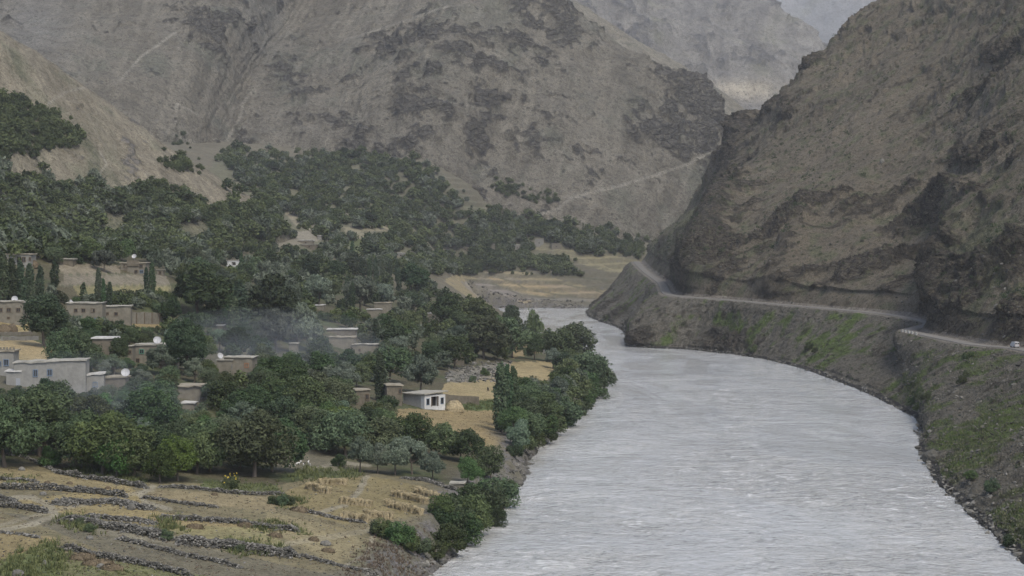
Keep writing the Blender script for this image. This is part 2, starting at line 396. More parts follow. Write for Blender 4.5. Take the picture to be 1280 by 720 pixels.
# ------------------------------------------------------------------ lofted mountains
def pchip(xk, yk, x):
    """monotone cubic through rows of yk (axis 0)"""
    h = np.diff(xk); d = np.diff(yk, axis=0) / h.reshape(-1, *([1] * (yk.ndim - 1)))
    m = np.zeros_like(yk); a, b = d[:-1], d[1:]
    with np.errstate(divide='ignore', invalid='ignore'):
        hm = np.where(a * b > 0, 2 * a * b / (a + b), 0)
    m[1:-1] = np.nan_to_num(hm); m[0] = d[0]; m[-1] = d[-1]
    i = np.clip(np.searchsorted(xk, x, side='right') - 1, 0, len(xk) - 2)
    t = (x - xk[i]) / h[i]; sh = (-1, *([1] * (yk.ndim - 1)))
    t = t.reshape(sh); hh = h[i].reshape(sh)
    return ((2 * t**3 - 3 * t**2 + 1) * yk[i] + (t**3 - 2 * t**2 + t) * hh * m[i] + (-2 * t**3 + 3 * t**2) * yk[i + 1] + (t**3 - t**2) * hh * m[i + 1])
def loft(rows, rsub, nc, cw=None):
    """rows (R,C,3); rsub[i] = steps between row i and i+1; nc = samples across the columns"""
    rows = np.array(rows, float)
    seg = np.linalg.norm(np.diff(rows, axis=1), axis=-1).mean(0) if cw is None else np.array(cw, float)
    ck = np.r_[0, np.cumsum(seg)]
    dens = np.r_[0, np.cumsum(np.ones(len(seg)) if cw is None else cw)]
    u = np.linspace(0, ck[-1], nc)
    a = pchip(ck, rows.transpose(1, 0, 2), u).transpose(1, 0, 2)
    rk = np.arange(len(rows), dtype=float)
    v = np.concatenate([i + np.arange(s) / s for i, s in enumerate(rsub)] + [[len(rows) - 1.0]])
    return pchip(rk, a, v), v
def gnormal(g_):
    du = np.gradient(g_, axis=1); dv = np.gradient(g_, axis=0)
    n = np.cross(du, dv); n /= np.linalg.norm(n, axis=-1)[..., None] + 1e-9
    return n

# --- right-hand mountain with the road bench
COLS = [  # water edge, road outer edge, M1, M2, ridge  (pixel x, pixel y, distance)
    [(1600, 1100, 137), (1600, 560, 269), (1660, 330, 350), (1740, 60, 460), (1850, -250, 640)],
    [(1330, 800, 220), (1400, 475, 407), (1450, 310, 480), (1530, 60, 640), (1640, -230, 880)],
    [(1280, 705, 273), (1330, 452, 473), (1385, 300, 550), (1460, 60, 730), (1560, -200, 1000)],
    [(1210, 640, 327), (1265, 437, 529), (1310, 290, 620), (1385, 80, 800), (1480, -190, 1060)],
    [(1150, 570, 415), (1200, 430, 560), (1245, 290, 670), (1320, 90, 860), (1420, -170, 1110)],
    [(1140, 520, 514), (1128, 415, 642), (1190, 300, 735), (1265, 100, 920), (1365, -150, 1180)],
    [(1062, 482, 628), (1150, 403, 692), (1168, 300, 805), (1220, 110, 980), (1315, -120, 1240)],
    [(1010, 463, 706), (1100, 393, 723), (1125, 290, 850), (1175, 120, 1030), (1265, -90, 1290)],
    [(960, 450, 771), (980, 382, 800), (1035, 270, 915), (1110, 120, 1090), (1205, -45, 1340)],
    [(870, 438, 844), (900, 375, 851), (962, 270, 965), (1040, 140, 1130), (1117, 0, 1350)],
    [(785, 432, 885), (828, 368, 910), (890, 275, 1020), (958, 198, 1130), (1050, 58, 1330)],
    [(778, 412, 1050), (818, 352, 1110), (866, 274, 1160), (918, 228, 1210), (998, 124, 1330)],
    [(735, 395, 1270), (800, 338, 1290), (838, 294, 1320), (884, 250, 1340), (944, 180, 1380)],
    [(742, 385, 1440), (790, 327, 1445), (814, 310, 1452), (852, 276, 1462), (918, 210, 1480)],
    [(800, 385, 1500), (840, 330, 1510), (850, 310, 1500), (870, 280, 1510), (925, 215, 1530)],
    [(900, 380, 1640), (930, 335, 1640), (940, 320, 1630), (950, 300, 1640), (985, 250, 1660)]]
pc = np.array([[P(*q) for q in c] for c in COLS])         # (C,5,3)
Wp, Rp, M1, M2, Rg = (pc[:, i] for i in range(5))
Wp[:, 2] = 0.0
tg = np.gradient(Rp, axis=0); nrm = np.stack([tg[:, 1], -tg[:, 0], tg[:, 0] * 0], -1); nrm /= np.linalg.norm(nrm, axis=1)[:, None]
RW = 6.5
Rin = Rp + nrm * RW
M0 = Rin + nrm * 6.5 + np.array((0, 0, 8.0))
mid = Wp * .5 + Rp * .5 + np.array((0, 0, -1.0))
mid[10] = P(785, 408, 888); mid[9] = P(880, 412, 852)
und = Wp + np.array((-6, -1, -4.0))
back = Rg + np.array((140, 160, -90.0)); back2 = back + np.array((200, 300, -200.0))
M15 = (M1 + M2) / 2; M25 = (M2 + Rg) / 2 + np.array((-6, -6, 0))
rowsR = [und, Wp, mid, Rp, Rin, M0, M1, M15, M2, M25, Rg, back, back2]
gR, vR = loft(rowsR, [4, 56, 56, 6, 22, 80, 66, 66, 60, 56, 16, 10], 1000, cw=[40, 45, 70, 90, 90, 80, 60, 60, 110, 110, 90, 80, 80, 60, 30])
nR = gnormal(gR)
if nR[..., 2].mean() < 0: nR = -nR
pR = gR.copy(); q = gR
vv = np.broadcast_to(vR[:, None], gR.shape[:2])
road_w = 1 - np.clip(np.minimum(np.abs(vv - 3.0), np.abs(vv - 4.0)) * 3.0, 0, 1) ; road_w = np.where((vv >= 3) & (vv <= 4), 1, road_w)
free = (1 - road_w) * np.where(vv < 1.2, .35, 1.0) * np.where(vv > 4, .22 + .78 * sstep(4.4, 5.7, vv), 1.0)
up = vv > 4.0
big = fbm(q * (.012, .012, .012), 4); ledge = ridged(q * (.02, .02, .035) + 3, 5)
# strata tilted like the photo's: bands climb to the right
tilt = q[..., 2] * .9 - q[..., 0] * .35 + q[..., 1] * .05
strat = fbm(np.stack([tilt * .085, q[..., 0] * .014, q[..., 1] * .014], -1), 4)
rockR = sstep(.02, .30, strat * .8 + .6 * fbm(q * .03 + 5, 5) + .10)
ppx, ppy = proj(gR)
def blob(cx, cy, rx, ry, ang=0.0):
    ca, sa = math.cos(R(ang)), math.sin(R(ang)); dx, dy = ppx - cx, ppy - cy
    return np.exp(-(((dx * ca + dy * sa) / rx) ** 2 + ((-dx * sa + dy * ca) / ry) ** 2) * 1.4)
want = sum(blob(*b) * b_k for b_k, *b in [])if False else 0
rk = np.zeros_like(ppx)
for b in [(930, 200, 20, 42), (965, 300, 45, 55, 20), (905, 330, 45, 45), (1050, 262, 60, 16, -8), (1190, 250, 90, 34, -22), (1230, 200, 60, 26, -25), (1255, 110, 55, 25, -15),
          (1200, 330, 45, 40), (1110, 330, 60, 40), (1060, 345, 90, 26), (845, 345, 26, 28), (1190, 385, 45, 36), (1265, 400, 26, 30), (800, 415, 30, 26), (905, 425, 34, 16), (760, 385, 30, 22),
          (985, 110, 24, 12, -40), (960, 150, 34, 16, -20), (1010, 85, 28, 10, -38), (1245, 75, 70, 12, -20), (1115, 205, 26, 14), (1090, 500, 26, 30), (1100, 440, 14, 14), (1268, 315, 24, 30)]:
    rk = np.maximum(rk, blob(*b))
for b in [(1080, 180, 80, 40), (870, 270, 36, 55, 30), (1120, 60, 110, 40), (1020, 230, 50, 30), (1240, 290, 50, 26), (960, 400, 110, 14), (1060, 425, 50, 24), (1200, 500, 60, 60)]:
    rk = rk - .55 * blob(*b)
rkn = .5 + .7 * fbm(q * .16 + 13, 4) + .35 * strat
rockR = np.clip(rockR * (.30 + .7 * np.clip(rk, 0, 1)) + .55 * np.clip(rk, -.6, 1) * np.clip(rkn, 0, 1.2), 0, 1)
cell = ridged(np.stack([q[..., 0] * .11, q[..., 1] * .09, tilt * .16], -1), 4)
disp = (7 * big + 3.2 * ledge * (vv > 5)) * np.where(up, 1, .28) + rockR * (np.where(up, 4.5, 1.8) * cell + np.where(up, 3.2, 1.2) * np.round(3 * fbm(np.stack([tilt * .06, q[..., 0] * .03, q[..., 1] * .03], -1), 3)) / 2)
disp += 1.1 * fbm(q * .12, 4) + .5 * fbm(q * .5, 3) + rockR * np.where(up, 1.9, .7) * ridged(np.stack([q[..., 0] * .22, q[..., 1] * .18, tilt * .5], -1), 4)
rib = np.exp(-(dline(ppx, ppy, [(938, 150), (926, 200), (905, 265), (870, 330), (850, 362)]) / 15) ** 2); rib2 = np.exp(-(dline(ppx, ppy, [(1010, 280), (985, 330), (960, 362)]) / 14) ** 2) + np.exp(-(dline(ppx, ppy, [(1215, 250), (1180, 330), (1160, 385)]) / 18) ** 2)
rockR = np.maximum(rockR, .75 * rib + .4 * rib2); disp += 9 * rib * (vv > 4.6) + 6 * rib2 * (vv > 4.6)
skyl = sstep(7.6, 9.6, vv) * (1 - sstep(10.2, 11, vv)); disp += skyl * (7 * np.round(2.2 * fbm(q * .016 + 44, 3)) / 2 + 4 * ridged(q * .05 + 9, 3) - 2)
# the notched skyline step near the left end
gR = gR + nR * (disp * free)[..., None]
_st = np.interp(ppx, [860, 905, 922, 929, 938, 950, 966, 974, 986, 997, 1006, 1018, 1034, 1042, 1060, 1090], [0, 2, 0, 16, 13, 6, 1, 9, 6, 1, 7, 4, 0, 5, 3, 0])
gR[..., 2] += _st * gR[..., 1] / F * sstep(8.3, 9.7, vv) * (1 - sstep(10.2, 10.9, vv))
ppx, ppy = proj(gR)
c1 = fbm(q * .02 + 60, 4); c2 = fbm(q * .10 + 20, 4); c3 = fbm(q * .35 + 70, 3)
colR = np.tile(np.array((.132, .114, .083)), (gR.shape[0] * gR.shape[1], 1)).reshape(*gR.shape)
def mx(a, b, t): return a * (1 - t[..., None]) + np.array(b) * t[..., None]
colR = mx(colR, (.150, .130, .096), sstep(.0, .5, c1) * .8)
colR = mx(colR, (.098, .104, .058), sstep(.05, .45, c2 + .5 * blob(850, 300, 60, 70) + .7 * blob(1230, 320, 70, 70)) * .75)
low = (vv < 3.0)
colR = np.where(low[..., None], mx(colR * .0 + np.array((.128, .118, .094)), (.085, .118, .034), sstep(.10, .40, c2 * .8 + c1 * .4 + .28 * blob(950, 410, 90, 26, 8) + .35 * blob(1040, 425, 60, 18, -35) + .75 * blob(1230, 545, 60, 26, -45) + .75 * blob(1270, 660, 70, 40, -40) + .4 * blob(1180, 560, 30, 30) + .5 * blob(1150, 490, 40, 16, 45) + .25 * blob(1230, 470, 70, 24))), colR)
colR = np.where((low & (gR[..., 2] < .9 + .5 * c2))[..., None], np.array((.045, .044, .042)), colR)
colR = np.where(((vv >= 2.9) & (vv <= 4.35))[..., None], np.array((.20, .18, .15)) * (1 + .15 * c3[..., None]), colR)
rockR = np.where(vv < 2.9, np.maximum(rockR * .7, .34 * sstep(.0, .3, c3 + .3 * c2)), rockR) * (1 - road_w)
mount_r = add('mountain', mesh_np('right_mountain', gR, grid_faces(*gR.shape[:2])[:, ::-1], True, [M['cliff']], {'Col': ('POINT', colR.reshape(-1, 3)), 'rock': ('POINT', rockR.ravel())}))
tag(mount_r, 'steep brown mountainside with dark crags rising above the road', kind='structure')

# --- road: a gravelled asphalt ribbon 15 cm above its bench
def rowat(v): return pchip(np.arange(len(rowsR), dtype=float), np.array([loft([rowsR[i], rowsR[i]], [1], 1000, cw=[40, 45, 70, 90, 90, 80, 60, 60, 110, 110, 90, 80, 80, 60, 30])[0][0] for i in range(len(rowsR))]), np.array([v]))[0]
ro, ri = rowat(3.0), rowat(4.0)
ra, rb = ro + (ri - ro) * .08, ro + (ri - ro) * .86
zc = np.maximum(ra[:, 2], rb[:, 2]) + .12
ks = np.linspace(0, 1, 7)
rv = np.stack([ra + (rb - ra) * k for k in ks]); rv[..., 2] = zc[None] + (.07 * (1 - (2 * ks - 1) ** 2))[:, None]
rv = np.concatenate([rv[:1] - (0, 0, .6), rv, rv[-1:] - (0, 0, .6)])
s = NT('worn_asphalt'); _n = s.noise(.5, 5, .65); _n2 = s.noise(4., 3, .7)
M['road'] = s.out(s.mix(s.rng(_n, .3, .7), (.135, .128, .114), (.185, .174, .155)), .9, s.bump(_n2, .3, .05), .03)
road = add('road', mesh_np('road', rv, grid_faces(*rv.shape[:2])[:, ::-1], True, [M['road']]))
tag(road, 'narrow grey road cut into the mountainside above the river', kind='structure')

# --- main mountain, left hill, far mountains
def simple(name, rows, rsub, nc, mat, amp, wl, base, alt, rockbias, label, seed, green=None, blobs=(), trails=(), pale=(), grain=1.0, cw=None):
    rows = np.array([[P(*c) for c in r] for r in rows])
    foot = rows[:1] + np.array((0, -.0, -35.0)); foot[..., 1] -= 12
    bk = rows[-1:] + np.array((30, 300, -160.0)); bk2 = bk + np.array((60, 700, -300.0))
    rows = np.concatenate([foot, rows, bk, bk2])
    g_, v = loft(rows, [6] + list(rsub) + [14, 8], nc, cw=cw)
    n = gnormal(g_)
    if n[..., 2].mean() < 0: n = -n
    q = g_ + seed
    px, py = proj(g_)
    u1 = fbm(q / wl, 4); r1 = ridged(q / (wl * .55) + 3, 6); r2 = ridged(q / (wl * .16) + 7, 5); r3 = fbm(q / (wl * .05), 4)
    # gullies run down the slope
    U = np.linspace(0, 1, g_.shape[1])[None, :] * nc / 38.; gl = ridged(np.stack([U + .8 * u1, v[:, None] * .35 + 0 * u1, u1 * .6], -1), 4)
    rk = .40 * fbm(q / (wl * .5) + 11, 5) + .50 * fbm(q / (wl * .14) * (1, 1, 1.5) + 31, 4) + .34 * fbm(q / (wl * .045) + 51, 3) + rockbias
    for (cx, cy, rx, ry, k) in blobs: rk = rk + k * np.exp(-(((px - cx) / rx) ** 2 + ((py - cy) / ry) ** 2))
    rock = sstep(-.05, .62, rk)
    d = amp * (1.0 * u1 + .42 * r1 + .22 * gl) + amp * .26 * r2 * (.4 + 1.3 * rock) + amp * .11 * r3
    d = d + rock * amp * .30 * ridged(q / (wl * .055) * (1, 1, 1.8), 4) + amp * .22 * rock * np.round(2.5 * fbm(q / (wl * .09) * (1, 1, 2), 3))
    g2 = g_ + n * d[..., None]
    px, py = proj(g2)
    c1 = fbm(q / (wl * .8) + 55, 4); c2 = fbm(q / (wl * .2) + 77, 4)
    cc = np.tile(np.array(base), (*g_.shape[:2], 1))
    cc = mx(cc, alt, sstep(-.25, .35, c1)); cc = mx(cc, (.095, .100, .068), sstep(.1, .5, c2 + .3 * c1) * .6)
    sl = ridged(np.stack([U * 2.2 + .8 * u1 + .3 * c2, v[:, None] * .25 + 0 * u1, u1], -1), 4)
    cc = mx(cc, np.array(alt) * 1.28, sstep(.35, .75, sl) * .6)
    for (cx, cy, rx, ry, colr, k) in pale: cc = mx(cc, colr, np.clip(k * np.exp(-(((px - cx) / rx) ** 2 + ((py - cy) / ry) ** 2)) + .25 * k * c2, 0, 1))
    for pl, w in trails:
        dd = dline(px + 1.2 * c2, py + 1.2 * c2, pl); t = 1 - sstep(w * .5, w * 1.3, dd); cc = mx(cc, (.245, .228, .185), t * .85); rock = rock * (1 - t)
    o = add(name, mesh_np(name, g2, grid_faces(*g2.shape[:2])[:, ::-1], True, [mat], {'Col': ('POINT', cc.reshape(-1, 3)), 'rock': ('POINT', rock.ravel())}))
    tag(o, label, kind='structure')
    return o

main_rows = [
    [(-420, 150, 1350), (-100, 150, 1450), (80, 160, 1520), (210, 170, 1580), (290, 192, 1690), (400, 195, 1700), (520, 205, 1660), (620, 280, 1640), (720, 300, 1650), (815, 312, 1700), (930, 330, 1780), (990, 350, 1850)],
    [(-420, 80, 1550), (-80, 80, 1600), (110, 80, 1650), (235, 95, 1700), (310, 115, 1830), (425, 120, 1800), (545, 110, 1745), (645, 180, 1730), (755, 205, 1745), (850, 230, 1790), (925, 250, 1850), (985, 300, 1900)],
    [(-420, -20, 1800), (-60, -10, 1850), (150, 0, 1880), (280, 0, 1880), (372, 20, 2050), (470, 20, 1950), (575, 20, 1870), (668, 80, 1840), (778, 115, 1860), (868, 160, 1880), (921, 205, 1910), (975, 270, 1950)],
    [(-420, -150, 2100), (-40, -140, 2250), (200, -130, 2250), (340, -130, 2250), (440, -100, 2350), (530, -90, 2200), (610, -70, 2080), (688, -2, 2000), (792, 86, 1960), (882, 128, 1940), (917, 184, 1945), (965, 260, 1990)]]
main = simple('mountain', main_rows, [130, 130, 110], 1150, M['mountain'], 15, 240, (.130, .118, .091), (.163, .149, .117), .02,
    'broad grey brown mountain of scree and rock bands across the valley', 0.0,
    blobs=[(490, 55, 40, 26, .35), (560, 110, 80, 50, .3), (650, 50, 50, 60, .3), (360, 120, 30, 30, .3), (450, 140, 60, 30, .25), (870, 150, 70, 40, .4), (720, 200, 60, 40, .15), (250, 40, 40, 30, .25), (700, 260, 60, 25, .2), (250, 120, 90, 50, -.35), (430, 60, 40, 60, -.3), (750, 130, 25, 60, -.25), (800, 250, 60, 30, -.4), (120, 60, 100, 60, -.3), (560, 180, 20, 30, -.2)],
    trails=[([(672, 268), (695, 262), (712, 248), (732, 242), (770, 234), (800, 224), (830, 215), (862, 205), (872, 198), (905, 186)], 2.2), ([(318, 112), (304, 128), (300, 145), (282, 182)], 2.2), ([(222, 130), (246, 142)], 1.6), ([(225, 172), (262, 182)], 1.6), ([(430, 50), (500, 28), (560, 8)], 1.3), ([(150, 100), (178, 70), (220, 40)], 2)],
    pale=[(40, 30, 50, 60, (.20, .195, .18), .6), (330, 30, 30, 60, (.16, .16, .145), .5), (430, 170, 120, 30, (.155, .145, .12), .4)])

hill_rows = [
    [(-420, 330, 560), (-120, 325, 700), (0, 318, 790), (150, 312, 870), (255, 308, 930), (330, 300, 1010), (372, 292, 1090)],
    [(-420, 200, 620), (-120, 205, 770), (0, 208, 850), (110, 225, 920), (215, 255, 970), (310, 270, 1035), (364, 284, 1105)],
    [(-420, 60, 690), (-120, 85, 840), (0, 120, 910), (90, 150, 960), (180, 195, 1000), (285, 240, 1050), (350, 272, 1115)],
    [(-420, -120, 800), (-120, -30, 930), (0, 42, 985), (62, 78, 1010), (150, 142, 1040), (250, 212, 1075), (328, 256, 1130)]]
hill = simple('hillside', hill_rows, [70, 70, 60], 620, M['hill'], 4.0, 130, (.142, .126, .092), (.165, .147, .108), -.22,
    'bare tan hillside on the left falling towards the village', 500.0, pale=[(60, 275, 130, 38, (.075, .080, .048), .9), (190, 300, 120, 22, (.075, .080, .048), .8), (30, 165, 70, 24, (.085, .088, .052), .7), (290, 285, 60, 22, (.08, .085, .05), .7)], blobs=[(155, 200, 14, 40, .5), (130, 140, 60, 30, .22), (60, 90, 60, 20, .2), (180, 230, 14, 30, .3)],
    trails=[([(125, 190), (134, 205), (122, 222)], 1.2), ([(60, 130), (80, 115), (105, 110)], 1.2)])

mid_rows = [
    [(560, 120, 2300), (700, 120, 2350), (800, 125, 2400), (880, 140, 2450), (935, 168, 2500), (975, 200, 2550), (1040, 240, 2620)],
    [(540, 30, 2500), (690, 40, 2520), (780, 70, 2540), (862, 108, 2560), (925, 148, 2590), (970, 185, 2640), (1040, 230, 2700)],
    [(520, -60, 2700), (680, -12, 2680), (752, 30, 2660), (842, 86, 2650), (905, 128, 2670), (960, 172, 2720), (1040, 222, 2790)]]
simple('hillside', mid_rows, [50, 50], 420, M['mountain'], 9, 200, (.165, .153, .118), (.19, .173, .132), -.3,
    'smooth tan scree spur behind the main mountain', 900.0)
far_rows = [
    [(560, 150, 3000), (700, 150, 3100), (820, 150, 3250), (900, 148, 3400), (960, 150, 3500), (1015, 160, 3600), (1080, 170, 3700), (1300, 200, 3900)],
    [(560, 40, 3400), (700, 40, 3450), (820, 70, 3550), (900, 92, 3600), (965, 92, 3650), (1008, 100, 3700), (1075, 150, 3800), (1300, 190, 4000)],
    [(560, -60, 3800), (700, -60, 3850), (820, 0, 3850), (900, 20, 3850), (955, 52, 3800), (1005, 66, 3800), (1070, 130, 3900), (1300, 180, 4100)],
    [(560, -200, 4400), (700, -160, 4400), (830, -60, 4250), (925, -12, 4100), (962, 22, 4000), (1003, 44, 3950), (1060, 120, 4000), (1300, 170, 4200)]]
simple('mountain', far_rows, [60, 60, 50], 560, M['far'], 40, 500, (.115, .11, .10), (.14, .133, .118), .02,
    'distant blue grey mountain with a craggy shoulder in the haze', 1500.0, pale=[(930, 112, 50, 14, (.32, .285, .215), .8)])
last_rows = [
    [(500, 140, 5600), (800, 140, 5800), (1000, 140, 5900), (1150, 140, 6000), (1400, 140, 6200)],
    [(500, -20, 6400), (800, -20, 6500), (1000, 10, 6500), (1150, 20, 6500), (1400, 0, 6700)],
    [(500, -320, 8200), (800, -300, 8200), (1000, -220, 8000), (1150, -260, 8000), (1400, -300, 8200)]]
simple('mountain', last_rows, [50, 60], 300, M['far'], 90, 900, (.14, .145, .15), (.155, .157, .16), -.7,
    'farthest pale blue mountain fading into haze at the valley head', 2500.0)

# ------------------------------------------------------------------ haze: one even box of air round everything
hz = NT('valley_air'); hz.n.remove(hz.bsdf)
_pv = hz.new('ShaderNodeVolumePrincipled'); _pv.inputs['Density'].default_value = HAZE = 7.2e-5
_pv.inputs['Color'].default_value = (.99, 1, 1, 1); _pv.inputs['Anisotropy'].default_value = .1
hz.link(_pv.outputs[0], hz.n['Material Output'].inputs['Volume'])
hb = bmesh.new(); bmesh.ops.create_cube(hb, size=1)
hm = bpy.data.meshes.new('haze'); hb.to_mesh(hm); hm.materials.append(hz.m)
haze = add('haze', hm); tag(haze, 'thin grey blue haze filling the whole valley', kind='stuff')
# ------------------------------------------------------------------ where a photo pixel meets the land
def hit_ground(px, py):
    px = np.asarray(px, float); py = np.asarray(py, float)
    D = np.geomspace(170, 2300, 420)
    X = (px[:, None] - CX) / F * D; Z = H - (py[:, None] - CY) / F * D
    below = Z < gz(X, np.broadcast_to(D, X.shape))
    i = np.argmax(below, axis=1); ok = below.any(1); i = np.where(ok, np.maximum(i, 1), len(D) - 1)
    lo, hi = D[i - 1], D[i]
    for _ in range(9):
        m = (lo + hi) / 2; b = (H - (py - CY) / F * m) < gz((px - CX) / F * m, m)
        hi = np.where(b, m, hi); lo = np.where(b, lo, m)
    return np.where(ok, hi, 1e9)
def _surf(o):
    n = len(o.data.vertices); v = np.empty(n * 3, np.float32); o.data.vertices.foreach_get('co', v); v = v.reshape(-1, 3)
    a, b = proj(v); k = (a > -80) & (a < 1360) & (b > -40) & (b < 760) & (v[:, 1] > 150)
    v, a, b = v[k], a[k], b[k]; cells = {}
    key = (np.floor(a / 3).astype(int)) * 1000 + np.floor(b / 3).astype(int)
    order = np.lexsort((v[:, 1], key)); ks, first = np.unique(key[order], return_index=True)
    return dict(zip(ks.tolist(), order[first].tolist())), v
SURF = [_surf(o) for o in (hill, main, mount_r)]
def hit(px, py):
    """first land point seen at each pixel: array (n,3)"""
    px = np.atleast_1d(np.asarray(px, float)); py = np.atleast_1d(np.asarray(py, float))
    D = hit_ground(px, py)
    out = np.stack([(px - CX) / F * D, D, H - (py - CY) / F * D], -1)
    for j in range(len(px)):
        for cells, v in SURF:
            i = cells.get(int(math.floor(px[j] / 3)) * 1000 + int(math.floor(py[j] / 3)))
            if i is not None and v[i, 1] < out[j, 1]: out[j] = v[i]
    return out
def hit1(px, py): return hit([px], [py])[0]

# ------------------------------------------------------------------ foliage
def foliage_mat(name, dark, light, tr=.22):
    s = NT(name)
    t = s.attr('tone'); oi = s.new('ShaderNodeObjectInfo').outputs['Random']
    c = s.mix(t, dark, light)
    hs = s.new('ShaderNodeHueSaturation'); s.link(c, hs.inputs['Color'])
    s.link(s.rng(oi, 0, 1, .462, .532), hs.inputs['Hue']); s.link(s.rng(s.math('FRACT', s.math('MULTIPLY', oi, 7.3)), 0, 1,   .62, 1.5), hs.inputs['Value'])
    s.link(s.rng(s.math('FRACT', s.math('MULTIPLY', oi, 13.7)), 0, 1, .75, 1.1), hs.inputs['Saturation'])
    s.out(hs.outputs[0], .75, None, .2)
    tb = s.new('ShaderNodeBsdfTranslucent'); s.link(hs.outputs[0], tb.inputs['Color'])
    mxs = s.new('ShaderNodeMixShader'); mxs.inputs[0].default_value = tr
    s.link(s.bsdf.outputs[0], mxs.inputs[1]); s.link(tb.outputs[0], mxs.inputs[2])
    s.link(mxs.outputs[0], s.n['Material Output'].inputs['Surface'])
    return s.m
M['leaf_broad'] = foliage_mat('mulberry_leaves', (0.030, 0.050, 0.020), (0.088, 0.122, 0.048))
M['leaf_dark'] = foliage_mat('walnut_leaves', (0.014, 0.028, 0.013), (0.04, 0.062, 0.025))
M['leaf_willow'] = foliage_mat('willow_leaves', (0.06, 0.082, 0.052), (0.125, 0.152, 0.108))
M['leaf_poplar'] = foliage_mat('poplar_leaves', (0.026, 0.045, 0.022), (0.066, 0.092, 0.045))
M['leaf_bush'] = foliage_mat('bush_leaves', (0.030, 0.049, 0.020), (0.080, 0.110, 0.042))
M['leaf_bright'] = foliage_mat('fresh_green_leaves', (.038, .070, .018), (.080, .125, .034))
s = NT('grey_bark'); _n = s.noise(3, 5, .65, stretch=(1, 1, .25)); M['bark'] = s.out(s.mix(_n, (.045, .036, .028), (.14, .118, .095)), .95, s.bump(_n, .6, .08))

def tube(path, rad, k=6):
    """tapered tube along a path -> verts, quads"""
    path = np.array(path, float); V, Q = [], []
    for i, (p, r) in enumerate(zip(path, rad)):
        t = path[min(i + 1, len(path) - 1)] - path[max(i - 1, 0)]; t /= np.linalg.norm(t) + 1e-9
        a = np.cross(t, (0.3, 1, .2)); a /= np.linalg.norm(a) + 1e-9; b = np.cross(t, a)
        for j in range(k):
            th = 2 * math.pi * j / k; V.append(p + r * (math.cos(th) * a + math.sin(th) * b))
    for i in range(len(path) - 1):
        for j in range(k): Q.append((i * k + j, i * k + (j + 1) % k, (i + 1) * k + (j + 1) % k, (i + 1) * k + j))
    return np.array(V), np.array(Q)
def joinm(parts):
    V, Q, o = [], [], 0
    for v, q in parts: V.append(v); Q.append(q + o); o += len(v)
    return np.concatenate(V), np.concatenate(Q)

def leaf_quads(c, n, size, r, aspect=1.0, droop=0.0):
    """one small folded diamond per centre"""
    m = len(c); t = r.normal(size=(m, 3)); t[:, 2] -= droop
    t -= n * (t * n).sum(1)[:, None] * .9; t /= np.linalg.norm(t, axis=1)[:, None] + 1e-9
    b = np.cross(n, t); b /= np.linalg.norm(b, axis=1)[:, None] + 1e-9
    sz = size * (.6 + .8 * r.random(m))[:, None]
    l = t * sz * aspect; w = b * sz * .62
    bend = n * sz * .22
    v = np.stack([c - l, c + w - bend, c + l * (.8 + .4 * r.random((m, 1))), c - w - bend], 1).reshape(-1, 3)
    return v, np.arange(m * 4).reshape(-1, 4)

